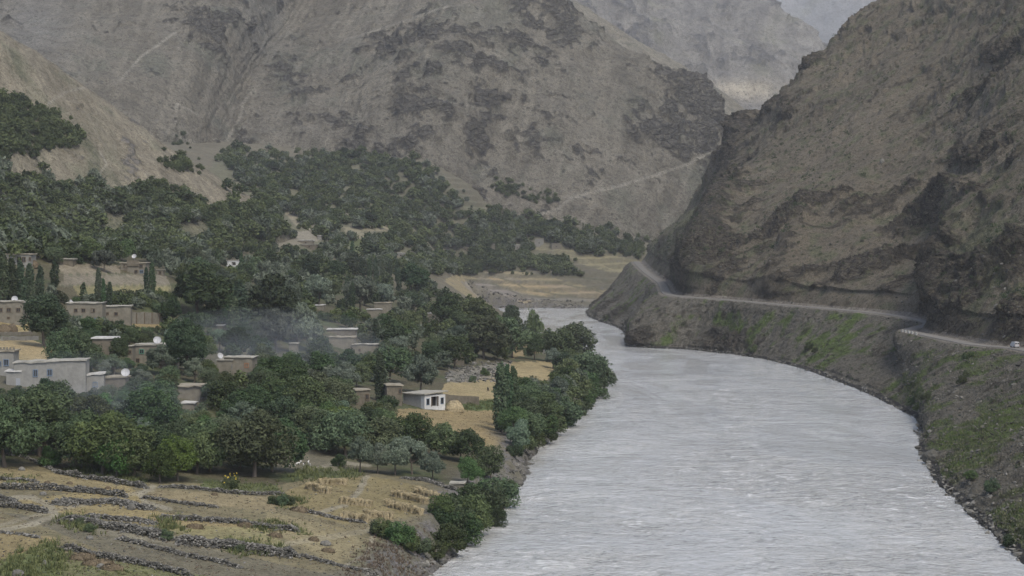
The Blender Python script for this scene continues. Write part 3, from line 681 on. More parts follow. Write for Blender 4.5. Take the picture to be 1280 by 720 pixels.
def crown_geo(shape, seed, nleaf, size, ht=9.0):
    """returns leaf verts, quads, tone per leaf, lobe centres; the tree stands on z=0, ht tall"""
    r = np.random.default_rng(seed)
    if shape == 'poplar':
        K = 26; zz = np.linspace(.08, .95, K) * ht; rad = ht * .085 * np.sin(np.pi * np.clip((zz / ht) ** .75, 0, 1)) ** .55 + .12
        a = r.random(K) * 6.28; lc = np.stack([np.cos(a) * rad * .45, np.sin(a) * rad * .45, zz], 1); lr = rad * (.7 + .3 * r.random(K)); st = 1.9
    else:
        if shape == 'dome': rx, rz, zc, K, lo = .46, .42, .54, 30, -.75
        elif shape == 'willow': rx, rz, zc, K, lo = .42, .40, .57, 22, -.7
        elif shape == 'bush': rx, rz, zc, K, lo = .60, .50, .42, 16, -.7
        else: rx, rz, zc, K, lo = .46, .43, .52, 34, -.85
        rx *= ht * (.9 + .2 * r.random()); rz *= ht; zc *= ht
        d = r.normal(size=(K * 3, 3)); d /= np.linalg.norm(d, axis=1)[:, None]; d = d[d[:, 2] > lo][:K]
        f = .36 + .52 * r.random(len(d)) ** .7
        lc = np.stack([d[:, 0] * rx * f, d[:, 1] * rx * f, zc + d[:, 2] * rz * f], 1)
        if shape in ('round', 'dome'): lc[:, :2] += r.normal(size=2) * rx * .12; lc[:, :2] *= (1 - .28 * np.clip((lc[:, 2] - zc) / rz, -.3, 1))[:, None]
        lr = rx * (.20 + .27 * r.random(len(d)) ** 1.3) ; st = 1.0
    per = nleaf // len(lc); C_, N_, T_ = [], [], []
    for i, (c, R_) in enumerate(zip(lc, lr)):
        d = r.normal(size=(per, 3)); d /= np.linalg.norm(d, axis=1)[:, None]
        rad = R_ * (.62 + .42 * r.random(per) ** .6)
        rad *= 1 + .22 * np.sin(d[:, 0] * 5 + i) * np.sin(d[:, 1] * 6 + 2 * i) + .12 * np.sin(d[:, 2] * 9 + i)
        p = c + d * rad[:, None] * (1, 1, st if shape == 'poplar' else .86)
        k = np.ones(per, bool)
        for j, (c2, R2) in enumerate(zip(lc, lr)):
            if j != i:
                dd = (p - c2) * (1, 1, 1 / (st if shape == 'poplar' else .86)); k &= (dd ** 2).sum(1) > (R2 * .62) ** 2
        k &= (p[:, 2] > ht * (.02 if shape in ('bush', 'poplar') else   .09 if shape == 'dome' else .09) + .05 * ht * r.random(per))
        nn = d * .75 + r.normal(size=(per, 3)) * .55 + (0, 0, .25); nn /= np.linalg.norm(nn, axis=1)[:, None]
        C_.append(p[k]); N_.append(nn[k]); T_.append(np.clip(.45 + .38 * (r.random() - .5) + .22 * r.normal(size=k.sum()), 0, 1))
    c, n, t = np.concatenate(C_), np.concatenate(N_), np.concatenate(T_)
    # a few stray sprigs break the outline
    m = max(len(c) // 40, 4); ii = r.integers(0, len(c), m); ctr = np.array((0, 0, ht * .5)); ex = c[ii] + (c[ii] - ctr) * (.06 + .08 * r.random((m, 1)))
    c = np.concatenate([c, ex]); n = np.concatenate([n, n[ii]]); t = np.concatenate([t, t[ii]])
    asp, dr = (1.7, 1.2) if shape == 'willow' else (1.15, .2)
    v, q = leaf_quads(c, n, size, r, asp, dr)
    return v, q, np.clip(t, 0, 1), lc
def trunk_geo(shape, seed, lc, ht=9.0):
    r = np.random.default_rng(seed + 99); base = ht * (.016 if shape == 'poplar' else .012 if shape == 'bush' else .026)
    top = ht * (.85 if shape == 'poplar' else .18 if shape == 'bush' else .36)
    w = r.normal(size=2) * ht * .02
    pts = [(0, 0, -.8), (0, 0, 0), (w[0] * .5, w[1] * .5, top * .5), (w[0], w[1], top)]
    parts = [tube(pts, [base * 1.5, base * 1.25, base * .9, base * (.25 if shape == 'poplar' else .72)], 7)]
    if shape != 'poplar':
        for j in r.permutation(len(lc))[:7]:
            e = lc[j]; s0 = np.array(pts[2]) * .25 + np.array(pts[3]) * .75; m_ = (s0 + e) / 2 + (0, 0, -.03 * ht)
            parts.append(tube([s0, m_, e], [base * .55, base * .36, base * .12], 5))
    return joinm(parts)
LEAFMAT = {'round': 'leaf_broad', 'dome': 'leaf_dark', 'willow': 'leaf_willow', 'poplar': 'leaf_poplar', 'bush': 'leaf_bush'}
PROTO = {}
def protos(shape, lod, nvar, nleaf, size, ht=9.0, mat=None, key=None):
    L = []
    for k in range(nvar):
        v, q, t, lc = crown_geo(shape, hash_(shape) + 31 * k + 7 * lod, nleaf, size, ht)
        cm = mesh_np('crown', v, q, False, [M[mat or LEAFMAT[shape]]], {'tone': ('FACE', t)})
        tv, tq = trunk_geo(shape, hash_(shape) + 31 * k, lc, ht)
        L.append((cm, mesh_np('trunk', tv, tq, True, [M['bark']])))
    PROTO[(key or shape, lod)] = L
def hash_(s_): return sum(ord(c) * (i + 3) for i, c in enumerate(s_)) % 1000
for lod, nl, sz in ((0, 11000, .20), (1, 4800, .29)):
    protos('round', lod, 5, nl, sz); protos('dome', lod, 3, int(nl * 1.2), sz); protos('willow', lod, 3, nl, sz * .85)
    protos('poplar', lod, 3, int(nl * .6), sz * .8); protos('bush', lod, 4, int(nl * .45), sz * .8, 5.0)
    protos('round', lod, 2, int(nl * .8), sz, 9.0, 'leaf_bright', 'bright'); protos('bush', lod, 2, int(nl * .4), sz * .8, 5.0, 'leaf_bright', 'brightbush')
HT = {'bush': 5.0, 'brightbush': 5.0}
KIND = {'round': 'broadleaf_tree', 'dome': 'walnut_tree', 'willow': 'willow_tree', 'poplar': 'poplar_tree', 'bush': 'bush', 'bright': 'broadleaf_tree', 'brightbush': 'bush'}

TREES = []      # dict(sp, px, py, p, h, w)
def want_tree(sp, px, py, hpx=None, hm=None, wide=1.0, fixed=True):
    TREES.append(dict(sp=sp, px=px, py=py, hpx=hpx, hm=hm, wide=wide, fixed=fixed))
# the trees one can pick out in the photo: species, base pixel, height in pixels, width factor
for a in [('dome', 55, 434, 68, .95), ('dome', 248, 402, 74, 1.12), ('dome', 340, 418, 74, 1.05), ('dome', 515, 368, 40, 1.1), ('dome', 443, 352, 38, .9), ('dome', 384, 352, 32, 1.0), ('round', 568, 460, 46, 1.0),
          ('dome', 415, 352, 28, 1), ('round', 605, 448, 56, 1.1), ('round', 640, 447, 52, 1.0), ('round', 590, 420, 50, 1.1), ('round', 560, 412, 48, 1.0), ('dome', 215, 410, 42, .75), ('dome', 232, 470, 74, .75),
          ('poplar', 3, 380, 64, 1), ('poplar', 14, 378, 55, 1.1), ('poplar', 26, 378, 52, 1.1), ('poplar', 37, 377, 48, 1.1), ('poplar', 50, 374, 42, 1.1), ('poplar', 68, 360, 38, 1.2), ('poplar', 123, 380, 45, .8), ('poplar', 129, 382, 34, .8),
          ('poplar', 137, 382, 30, 1.1), ('poplar', 183, 372, 38, .8), ('poplar', 190, 368, 40, .9), ('poplar', 300, 424, 74, 1.2), ('poplar', 292, 430, 60, 1.1), ('poplar', 104, 378, 24, 1.5), ('poplar', 626, 540, 86, 1.05), ('poplar', 634, 536, 80, .9), ('poplar', 641, 530, 72, 1.0),
          ('poplar', 452, 358, 36, .8), ('poplar', 462, 356, 36, .7), ('poplar', 470, 360, 38, .7), ('poplar', 478, 356, 34, .7), ('poplar', 487, 358, 34, .7), ('poplar', 496, 352, 28, .8), ('poplar', 434, 385, 40, .9), ('poplar', 440, 392, 40, .8),
          ('willow', 130, 340, 30, 1), ('willow', 195, 338, 24, 1), ('willow', 398, 385, 42, 1), ('willow', 450, 392, 46, 1), ('willow', 482, 388, 36, .9), ('willow', 525, 492, 48, 1.0), ('willow', 450, 590, 44, .8), ('willow', 472, 592, 38, .85),
          ('willow', 494, 594, 46, .9), ('willow', 515, 593, 48, .95), ('willow', 541, 600, 36, .9), ('willow', 342, 395, 40, .9), ('willow', 372, 430, 52, 1.0), ('willow', 345, 440, 54, 1.0), ('willow', 385, 440, 44, .9), ('willow', 200, 470, 40, 1.1), ('willow', 360, 392, 40, 1),
          ('round', 614, 604, 48, .9), ('round', 584, 604, 34, .9), ('round', 576, 578, 44, 1.1), ('round', 545, 572, 46, 1.1), ('round', 520, 562, 50, 1.1), ('round', 470, 572, 54, 1.2), ('round', 432, 570, 58, 1.2), ('round', 395, 556, 52, 1.2), ('round', 412, 563, 58, 1.1),
          ('round', 6, 584, 92, 1.05), ('round', 50, 570, 88, 1.1), ('round', 92, 586, 78, 1.05), ('round', 128, 594, 88, 1.05), ('round', 168, 598, 82, 1.0), ('bright', 200, 604, 46, 1.0), ('bright', 222, 601, 58, 1.0), ('round', 262, 590, 66, 1.1),
          ('round', 318, 596, 92, 1.1), ('round', 340, 590, 70, 1.0), ('round', 300, 585, 60, 1.0), ('bright', 246, 592, 60, 1.0), ('bright', 145, 598, 60, .9),
          ('round', 720, 452, 50, 1.2), ('round', 700, 455, 46, 1.1), ('round', 738, 480, 44, 1.1), ('round', 668, 450, 40, .7), ('round', 748, 490, 40, 1.0), ('round', 668, 434, 48, .5), ('round', 100, 470, 64, .8), ('round', 85, 468, 58, .9), ('dome', 148, 455, 34, .85), ('round', 182, 452, 26, .9)]:
    want_tree(a[0], a[1], a[2], hpx=a[3], wide=a[4])
CLEAR = []     # visible rectangles (x0,y0,x1,y1): no crown nearer than y1 may cover them
for b in [(500, 512, 624, 545), (556, 478, 624, 500), (645, 455, 690, 470), (550, 560, 650, 590), (0, 404, 36, 430), (36, 426, 68, 452), (82, 344, 120, 366), (128, 346, 178, 356), (66, 330, 124, 342), (200, 342, 216, 360), (578, 340, 640, 362), (640, 345, 760, 372), (720, 325, 800, 342), (668, 374, 740, 392),
          (345, 598, 560, 660), (0, 596, 345, 720), (372, 560, 400, 584), (560, 455, 625, 476), (672, 430, 680, 448), (676, 386, 735, 402)]: CLEAR.append(b)
# ------------------------------------------------------------------ houses
def plaster(name, a, b, sc=1.2):
    s = NT(name); n = s.noise(sc, 6, .65); n2 = s.noise(.35, 3, .5); st = s.noise(1.1, 4, .6, stretch=(1.4, 1.4, .25))
    c = s.mix(s.rng(n, .3, .7), a, b); c = s.mix(s.math('MULTIPLY', s.rng(n2, .5, .7), .35), c, tuple(.7 * x for x in a)); c = s.mix(s.math('MULTIPLY', s.rng(st, .55, .75), .3), c, tuple(.55 * x for x in a))
    return s.out(c, .95, s.bump(n, .6, .12), .1)
M['mud'] = plaster('mud_plaster', (.120, .110, .086), (.180, .165, .130)); M['mud_pale'] = plaster('pale_mud_plaster', (.160, .155, .138), (.22, .214, .19))
M['brown_mud'] = plaster('brown_mud', (.092, .080, .060), (.145, .128, .098)); M['white'] = plaster('whitewash', (.40, .40, .385), (.54, .54, .52)); M['block'] = plaster('grey_block_wall', (.25, .245, .225), (.33, .325, .30), 2.5)
M['roof_pale'] = plaster('pale_dusty_roof', (.21, .20, .165), (.32, .305, .26)); M['roof_tan'] = plaster('tan_earth_roof', (.19, .17, .13), (.27, .245, .19)); M['roof_white'] = plaster('whitish_roof', (.33, .325, .30), (.45, .44, .41))
def plain(name, c, rough=.6, spec=.4):
    s = NT(name); n = s.noise(6, 3); return s.out(s.mix(n, tuple(.8 * x for x in c), tuple(1.15 * x for x in c)), rough, None, spec)
M['pane'] = plain('dark_window_glass', (.018, .02, .023), .2, .6); M['wood'] = plain('weathered_wood', (.10, .075, .05), .85, .2); M['frame_blue'] = plain('blue_painted_frame', (.09, .13, .18)); M['frame_green'] = plain('green_painted_frame', (.07, .17, .12))
M['frame_orange'] = plain('orange_painted_frame', (.24, .11, .05)); M['frame_white'] = plain('white_painted_frame', (.5, .5, .48)); M['dark'] = plain('painted_doorway_shade', (.02, .018, .016), .9, .1); M['dish'] = plain('white_dish_enamel', (.36, .36, .36), .6, .5)  # 'dark' is a near-black colour painted as the shade inside openings
M['metal'] = plain('grey_metal', (.22, .23, .24), .5, .5); M['tyre'] = plain('black_rubber', (.02, .02, .02), .9, .2); M['van'] = plain('dusty_white_van_paint', (.42, .42, .42), .45, .5); M['red'] = plain('red_lamp', (.30, .03, .02), .4, .5)

def boxes(lst, wob=0.0, seed=1):
    """[(cx,cy,cz,sx,sy,sz)] -> verts, quads, each box subdivided a little when wob so edges are not ruler straight"""
    V, Q, o = [], [], 0; r = np.random.default_rng(seed)
    for (cx, cy, cz, sx, sy, sz) in lst:
        nx = max(1, int(sx / 1.1)) if wob else 1
        xs = np.linspace(-.5, .5, nx + 1)
        ring = np.array([[(x, -.5, -.5), (x, .5, -.5), (x, .5, .5), (x, -.5, .5)] for x in xs]).reshape(-1, 3)
        v = ring * (sx, sy, sz) + (cx, cy, cz)
        if wob: v += r.normal(size=v.shape) * wob * (.5, .5, 1)
        q = []
        for i in range(nx):
            for j in range(4): a, b = i * 4 + j, i * 4 + (j + 1) % 4; q.append((a, b, b + 4, a + 4))
        q += [(0, 3, 2, 1), (nx * 4, nx * 4 + 1, nx * 4 + 2, nx * 4 + 3)]
        V.append(v); Q.append(np.array(q) + o); o += len(v)
    V, Q = np.concatenate(V), np.concatenate(Q)
    return V, Q[:, ::-1]
def part(name, vq, mat, parent): return add(name, mesh_np(name, vq[0], vq[1], False, [M[mat]]), parent)

HOUSES = []
def house(label, x0, x1, yt, yb, dep=6.0, rot=0.0, wall='mud', roof='roof_pale', wins=(), door=None, oh=.28, rt=.26, base=1.2, D=None, lean=0.0, name='house', land=None, post=None):
    xc = (x0 + x1) / 2
    p = hit1(xc, yb) if D is None else P(xc, yb, D)
    s_ = F / p[1]; w = (x1 - x0) / s_; h = (yb - yt) / s_
    w /= math.cos(R(abs(rot))) if abs(rot) < 50 else 1
    o = empty(name, (p[0], p[1] + dep / 2, p[2]), R(rot)); sd = int(x0 * 7 + yb)
    tag(o, label, 'house', 'mud houses of the village')
    y0 = -dep / 2
    part('wall', boxes([(0, 0, (h - rt - base) / 2, w - 2 * oh, dep - 2 * oh, h - rt + base)], .05, sd), wall, o)
    V, Q = boxes([(0, 0, h - rt / 2, w, dep, rt)], .07, sd + 1); V[:, 2] += lean * V[:, 0] / w
    part('roof', (V, Q), roof, o)
    for (u, v, ww, hh, fm) in wins:
        cx, cz = (u - .5) * (w - 2 * oh), v * (h - rt); yf = y0 + oh - .05
        f = part('window', boxes([(cx - ww / 2, yf, cz, .13, .16, hh + .13), (cx + ww / 2, yf, cz, .13, .16, hh + .13), (cx, yf, cz + hh / 2, ww - .13, .16, .13), (cx, yf, cz - hh / 2, ww - .13, .16, .13), (cx, yf + .01, cz, .07, .12, hh - .13)]), fm, o)
        part('pane', boxes([(cx, yf + .05, cz, ww - .132, .05, hh - .132)]), 'pane', f)
    if door:
        u, dw, dh, dm = door; cx = (u - .5) * (w - 2 * oh); yf = y0 + oh - .05
        d = part('door', boxes([(cx, yf, dh / 2 - .1, dw, .14, dh)]), dm, o)
    if post:
        for u in post: part('post', boxes([((u - .5) * w, y0 + .1, h / 2 - rt, .16, .16, h - rt)]), 'wood', o)
    HOUSES.append((land or label, xc, yb, p)); CLEAR.append((x0 + 1, yt - 1, x1 - 1, yt + .62 * (yb - yt)))
    return o, p, w, h, s_
B, W_ = 'wood', 'frame_white'
house('mud house at the left edge with two brown windows and a dish', -14, 28, 376, 404, 7, 4, wins=[(.56, .62, .95, .9, B), (.86, .62, .95, .9, B), (.30, .62, .9, .9, B), (.55, .25, .6, .4, B)], land='the mud house at the left edge')
house('long mud house with three dark windows beside the dome tree', 81, 128, 378, 405, 6, 3, wins=[(.26, .66, .8, .85, B), (.47, .66, .9, .9, B), (.74, .66, .9, .9, B)], door=(.82, .9, 1.6, 'frame_blue'), land='the long three-windowed house')
house('lower mud house joined to the three-windowed house, two small windows', 122, 162, 382, 405, 6.5, 8, wins=[(.24, .6, .6, .6, B), (.52, .58, .8, .8, B)], D=None, land='the lower joined mud house')
house('two-storey mud house with a dark open balcony above the grey field', 149, 183, 328, 342, 7, 0, roof='roof_tan', wins=[(.2, .72, 1, 1, B), (.82, .72, 1, 1, B), (.2, .24, .9, .8, B), (.62, .2, .9, .8, B), (.84, .2, .9, .8, 'frame_blue')], door=(.48, 2.0, 0.01, 'dark'), land='the two-storey house')
part('balcony', boxes([(0, -3.4, 3.0, 3.4, .25, 1.7)]), 'brown_mud', C.objects[-1] if False else [o for o in C.objects if o.get('label', '').startswith('two-storey')][0])
house('tiny mud shed right of the two-storey house', 195, 205, 337, 344, 3, 0, rt=.2, wins=[(.5, .5, .6, .8, B)], name='shed', land='the tiny mud shed')
house('whitewashed house with open dark porch among upper poplars', 4, 40, 317, 332, 6, 0, wall='mud_pale', roof='roof_tan', wins=[(.72, .55, 1.0, 1.3, B), (.95, .6, .5, .9, B)], door=(.55, 1.0, 2.6, 'dark'), land='the whitewashed upper house')
house('low brown hut with a thin pale roof behind the upper hedge', 77, 92, 323, 332, 5, 0, wall='brown_mud', land='the low brown upper hut')
house('small white-walled house with one dark opening below the hillside trees', 280, 300, 325, 334, 5, 0, wall='white', wins=[(.62, .55, 1.6, 1.2, B)], land='the small white house')
house('wide pale plaster house with blue windows and ragged whitish roof', 14, 105, 451, 487, 7, 6, wall='mud_pale', roof='roof_pale', wins=[(.30, .6, .8, 1.3, 'frame_blue'), (.50, .62, .9, 1.2, 'frame_blue')], door=(.64, .55, 1.6, 'dark'), lean=.5, land='the wide pale house')
house('pale plaster tower house with roof parapet at the left edge', -10, 17, 438, 470, 6, 3, wall='mud_pale', roof='roof_tan', wins=[(.62, .55, .9, 1.2, 'frame_blue'), (.25, .5, .7, .9, 'frame_blue')], land='the pale tower house')
_t = [o for o in C.objects if o.get('label', '').startswith('pale plaster tower')][0]
part('parapet', boxes([(x, -2.8, 5.15, .35, .3, .95) for x in np.linspace(-1.9, 1.9, 7)] + [(0, -2.78, 4.9, 4.2, .2, .5)]), 'mud', _t)
house('low annex with a bright white slanting roof beside the wide house', 84, 128, 468, 490, 5, 10, wall='mud_pale', roof='roof_white', wins=[(.74, .45, .8, .9, 'frame_blue'), (.3, .4, .5, .5, B)], lean=.7, land='the white-roofed annex')
house('small lean-to with pale roof between tower and wide house', 5, 26, 463, 482, 4, 3, wall='mud_pale', roof='roof_white', door=(.85, .8, 1.5, 'metal'), name='house', land='the small lean-to')
house('half hidden brown house with a bright roof edge behind round bush', 113, 144, 422, 444, 6, 2, wall='brown_mud', roof='roof_white', land='the bright-edged brown house')
house('mud house with green and blue windows and a big dish', 165, 206, 430, 456, 6, 3, wall='mud', roof='roof_pale', wins=[(.25, .68, .9, .9, 'frame_green'), (.66, .70, 1.0, .9, 'frame_blue'), (.12, .2, .7, 1.0, B)], land='the green-windowed house')
house('low mud wing with white slab roof right of the green-windowed house', 195, 221, 449, 462, 5, 0, roof='roof_white', land='the low white-slabbed wing')
house('narrow mud wing with thin roof left of the green-windowed house', 157, 167, 432, 456, 4, 0, rt=.2, wins=[(.5, .7, .6, .7, B)], land='the narrow mud wing')
house('mud house with one blue and one orange window under a dish', 279, 318, 446, 472, 6, -4, roof='roof_pale', wins=[(.22, .55, .7, .9, 'frame_blue'), (.80, .62, .8, .9, 'frame_orange')], land='the orange-windowed house')
house('lower wing with a pale roof stepping left from the orange-windowed house', 270, 292, 449, 468, 5, -4, land='the stepped lower wing')
house('low house with tan earth roof and ragged eave among front orchard', 219, 252, 482, 500, 7, 0, wall='mud', roof='roof_tan', oh=.4, land='the tan-roofed orchard house')
house('low hut with a narrow white roof slab sunk in the orchard', 226, 244, 503, 512, 4, 0, roof='roof_white', name='hut', land='the white-slabbed orchard hut')
house('low earth roof behind the big white ground dish', 128, 158, 471, 486, 5, 0, wall='brown_mud', roof='roof_tan', land='the low earth-roofed house')
house('grey mud house with long pale roof deep in central trees', 410, 444, 421, 436, 7, 0, roof='roof_tan', land='the central grey house')
house('flat pale roof house just behind the central grey house', 408, 446, 411, 421, 6, 0, wall='brown_mud', roof='roof_white', land='the flat-roofed rear house')
house('mud house with sagging roof right of the central grey house', 440, 472, 430, 444, 6, -3, roof='roof_pale', wins=[(.3, .5, .6, .6, B)], land='the sagging-roofed house')
house('tall narrow mud house with stacked tan roofs amid dark trees', 467, 490, 378, 396, 5, 0, roof='roof_tan', land='the tall narrow house')
house('white slab lean-to at the foot of the tall narrow house', 458, 478, 386, 398, 3, 0, roof='roof_white', land='the white slab lean-to')
house('small cube hut with bright white roof in dark trees', 533, 549, 391, 405, 4, 0, roof='roof_white', name='hut', land='the white-roofed cube hut')
house('brown mud house with tan roof behind the front orchard', 441, 461, 487, 508, 5, 12, wall='brown_mud', roof='roof_tan', wins=[(.8, .6, .7, 1.1, B)], land='the brown tan-roofed house')
house('tall brown stone house with a single high window near the hut', 479, 501, 481, 506, 6, 12, wall='brown_mud', roof='roof_tan', wins=[(.85, .72, .7, 1.2, B)], land='the tall brown stone house')
house('dark hut half buried under the riverside trees behind rubble', 566, 581, 440, 456, 4, 0, wall='brown_mud', roof='roof_tan', name='hut', land='the dark buried hut')
house('low brown house with a white tarp roof at the bank grove', 664, 679, 416, 428, 5, 0, wall='brown_mud', roof='roof_white', land='the bank grove house')
house('thin pale roof peeping through the grey green willows', 393, 406, 381, 388, 4, 0, roof='roof_white', name='hut', land='the willow-hidden roof')
house('narrow grey hut with pale roof between smoke-blue willows', 360, 373, 429, 442, 4, 0, name='hut', roof='roof_pale', land='the smoke-side hut')
house('low pale roof seen over the dark dome tree slope', 270, 280, 406, 412, 4, 0, roof='roof_white', name='hut', land='the dome-side hut')
for i, (x0, x1, yt, yb, w_, r_, lb) in enumerate([(372, 392, 300, 306, 'mud', 'roof_white', 'long low house with a white roof on the upper fan'), (396, 402, 294, 300, 'mud_pale', 'roof_white', 'tiny pale cube house on the upper fan'), (376, 397, 305, 311, 'brown_mud', 'roof_pale', 'low brown house with pale roof on the upper fan'),
        (668, 680, 298, 309, 'mud_pale', 'roof_tan', 'pinkish mud house left of the far walnut clump'), (689, 702, 304, 312, 'mud', 'roof_tan', 'low tan house right of the far walnut clump'), (642, 651, 306, 313, 'mud_pale', 'roof_white', 'small pale house above the far fields'), (612, 619, 305, 311, 'mud', 'roof_white', 'tiny white-roofed hut in the far belt of trees'), (573, 590, 309, 314, 'brown_mud', 'roof_tan', 'low brown row house in the far belt of trees'), (496, 506, 316, 322, 'mud_pale', 'roof_white', 'pale cube house on the fan beside the green field')]):
    house(lb, x0, x1, yt, yb, 6, 0, wall=w_, roof=r_, wins=[(.5, .5, .9, .9, B)] if x1 - x0 > 8 else (), land=['the long low fan house', 'the tiny fan cube house', 'the low brown fan house', 'the pinkish far house', 'the low tan far house', 'the pale far-field house', 'the tiny white-roofed far hut', 'the brown far row house', 'the pale green-field house'][i])

# the white hut by the haystack: block side wall, whitewashed porch front turned to the river
hp = hit1(529, 511); k_ = F / hp[1]
hut = empty('hut', (hp[0], hp[1] + 4.6, hp[2]), R(-46)); tag(hut, 'white-fronted block hut with an open dark porch beside the haystack', 'house', 'mud houses of the village')
a_, b_, h_ = 7.6, 6.4, 3.1                        # a_ = block side (local x), b_ = porch front (local +x face)
part('wall', boxes([(-.6, 0, (h_ - 1.2) / 2, a_ - 1.2, b_, h_ + 1.2 - .0)], .02, 3), 'block', hut)
part('porch_wall', boxes([(a_ / 2 - .62, -b_ / 2 + 1.0, (h_ - 1) / 2, 1.26, 2.02, h_ + .98), (a_ / 2 - .62, b_ / 2 - 1.0, (h_ - 1) / 2, 1.26, 2.02, h_ + .98), (a_ / 2 - .62, 0, -.35, 1.2, 2.4, 1.5), (a_ / 2 - .1, 0, h_ - .2, .22, 2.36, .36)]), 'white', hut)
part('porch_shade', boxes([(a_ / 2 - 1.15, 0, h_ / 2 + .2, .06, 2.36, h_ - .6)]), 'dark', hut)  # dark sheet painted as the shade in the porch recess
part('door', boxes([(a_ / 2 - 1.1, -.45, 1.35, .08, .9, 1.9)]), 'wood', hut)
V, Q = boxes([(0, 0, h_ + .2, a_ + .9, b_ + 1.0, .24)], .03, 9); V[:, 2] += (V[:, 1] + b_ / 2) * .055 + (V[:, 0]) * .03; part('roof', (V, Q), 'roof_pale', hut)
for yy in (-b_ / 2 + 1.0, b_ / 2 - 1.0):
    f = part('window', boxes([(a_ / 2 + .03, yy - .42, 1.6, .12, .12, 1.5), (a_ / 2 + .03, yy + .42, 1.6, .12, .12, 1.5), (a_ / 2 + .03, yy, 2.3, .12, .72, .12), (a_ / 2 + .03, yy, .9, .12, .72, .12)]), 'frame_blue', hut)
    part('pane', boxes([(a_ / 2 + .02, yy, 1.6, .06, .72, 1.3)]), 'pane', f)
for yy in (-.9, .9): part('post', boxes([(a_ / 2 - .1, yy, 1.6, .14, .14, 2.7)]), 'wood', hut)
HOUSES.append(('the white hut', 527, 511, hp)); CLEAR.append((500, 488, 556, 513)); CLEAR.append((553, 490, 600, 515))

# low stone shelter by the bank path
sp_ = hit1(572, 611); sh = empty('stone_shelter', (sp_[0], sp_[1] + 1.2, sp_[2]), R(-4)); tag(sh, 'low stone shelter with a flat pale slab roof above the bank', 'shelter')
part('wall', boxes([(0, 0, .1, 2.1, 2.2, 1.4)], .06, 5), 'mud', sh); part('roof', boxes([(0, 0, .92, 2.7, 2.6, .2)], .05, 6), 'roof_pale', sh)
HOUSES.append(('the stone shelter', 572, 611, sp_)); CLEAR.append((561, 604, 583, 614))

# compound walls and the field wall
def mud_wall(label, a, b, hpx, th=.4, mat='mud', posts=0):
    p, q_ = hit1(*a), hit1(*b); L = np.linalg.norm((q_ - p)[:2]); s_ = F / p[1]; hh = hpx / s_
    o = empty('compound_wall', tuple((p + q_) / 2), math.atan2(q_[1] - p[1], q_[0] - p[0])); tag(o, label, 'wall')
    V, Q = boxes([(0, 0, hh / 2 - .5, L, th, hh + 1)], .06, int(L * 9)); V[:, 2] += V[:, 0] / L * (q_[2] - p[2]); part('wall', (V, Q), mat, o)
    for i in range(posts): part('post', boxes([((i + .5) / posts * L - L / 2, -.3, hh / 2, .18, .18, hh)]), 'wood', o)
    CLEAR.append((min(a[0], b[0]), min(a[1], b[1]) - hpx, max(a[0], b[0]), max(a[1], b[1])))
    return o
mud_wall('long grey mud compound wall with wooden posts beside the low house', (155, 404), (203, 405), 14, .4, 'mud', 5)
mud_wall('weathered mud field wall behind the haystack by the hut', (553, 503), (598, 506), 10, .5, 'brown_mud')
mud_wall('pale broken garden wall below the golden left field', (2, 426), (47, 425), 5, .5, 'mud_pale')
mud_wall('short dark mud wall at the top of the left stacks field', (-8, 420), (40, 418), 4, .5, 'mud')

# satellite dishes
def dish_mesh(r_, deep=.22, n=18, m=6):
    V = [(0, 0, 0)]; Q = []
    for i in range(1, m + 1):
        for j in range(n):
            a = 2 * math.pi * j / n; rr = r_ * i / m; V.append((rr * math.cos(a), -deep * r_ * (i / m) ** 2 * 1.6, rr * math.sin(a)))
    V = np.array(V); T = []
    for j in range(n): T.append((0, 1 + j, 1 + (j + 1) % n, 1 + (j + 1) % n))
    Q = [(1 + (i - 1) * n + j, 1 + i * n + j, 1 + i * n + (j + 1) % n, 1 + (i - 1) * n + (j + 1) % n) for i in range(1, m) for j in range(n)]
    bk = V + (0, .05, 0); o = len(V)
    tri = np.array([t[:3] for t in T]); quads = np.array(Q)
    allt = np.concatenate([tri, quads[:, [0, 1, 2]], quads[:, [0, 2, 3]]])
    rim = [(1 + (m - 1) * n + j, 1 + (m - 1) * n + (j + 1) % n) for j in range(n)]
    rt = [(a, b, b + o) for a, b in rim] + [(a, b + o, a + o) for a, b in rim]
    return np.concatenate([V, bk]), np.concatenate([allt, allt[:, ::-1] + o, np.array(rt)])
def dish(label, px, py, dia, D, yaw=0.0, pole=1.0):
    p = P(px, py, D); r_ = dia / 2 * D / F
    o = empty('satellite_dish', (p[0], p[1], p[2] - pole), R(yaw)); tag(o, label, 'satellite dish', 'white satellite dishes')
    b = add('bowl', mesh_np('bowl', *dish_mesh(r_), True, [M['dish']]), o, (0, -.12, pole)); b.rotation_euler = (R(-28), 0, 0)
    v, q = joinm([tube([(x, -.3 * r_, z), (0, -1.05 * r_, .0)], [.025, .02], 5) for x, z in ((0, -.9 * r_), (.7 * r_, .4 * r_), (-.7 * r_, .4 * r_))]); f = add('feed_arm', mesh_np('feed_arm', v, q, True, [M['metal']]), o, (0, -.12, pole)); f.rotation_euler = (R(-28), 0, 0)
    v, q = tube([(0, .1, -.8), (0, .08, pole)], [.06, .06], 6); add('mast', mesh_np('mast', v, q, True, [M['metal']]), o)
    CLEAR.append((px - dia / 2, py - dia / 2, px + dia / 2, py + dia / 2))
def dh(lab): return [q[3][1] for q in HOUSES if q[0] == lab][0]
dish('white dish on the roof of the left-edge mud house', 18.5, 374, 8, dh('the mud house at the left edge') + 2, 10, .9)
dish('white dish leaning edge-on over the three-windowed house', 88, 377, 5, dh('the long three-windowed house') + 2, 62, .8)
dish('white dish on a mast above the two-storey house', 168, 320.5, 6, dh('the two-storey house') + 5, -8, 1.6)
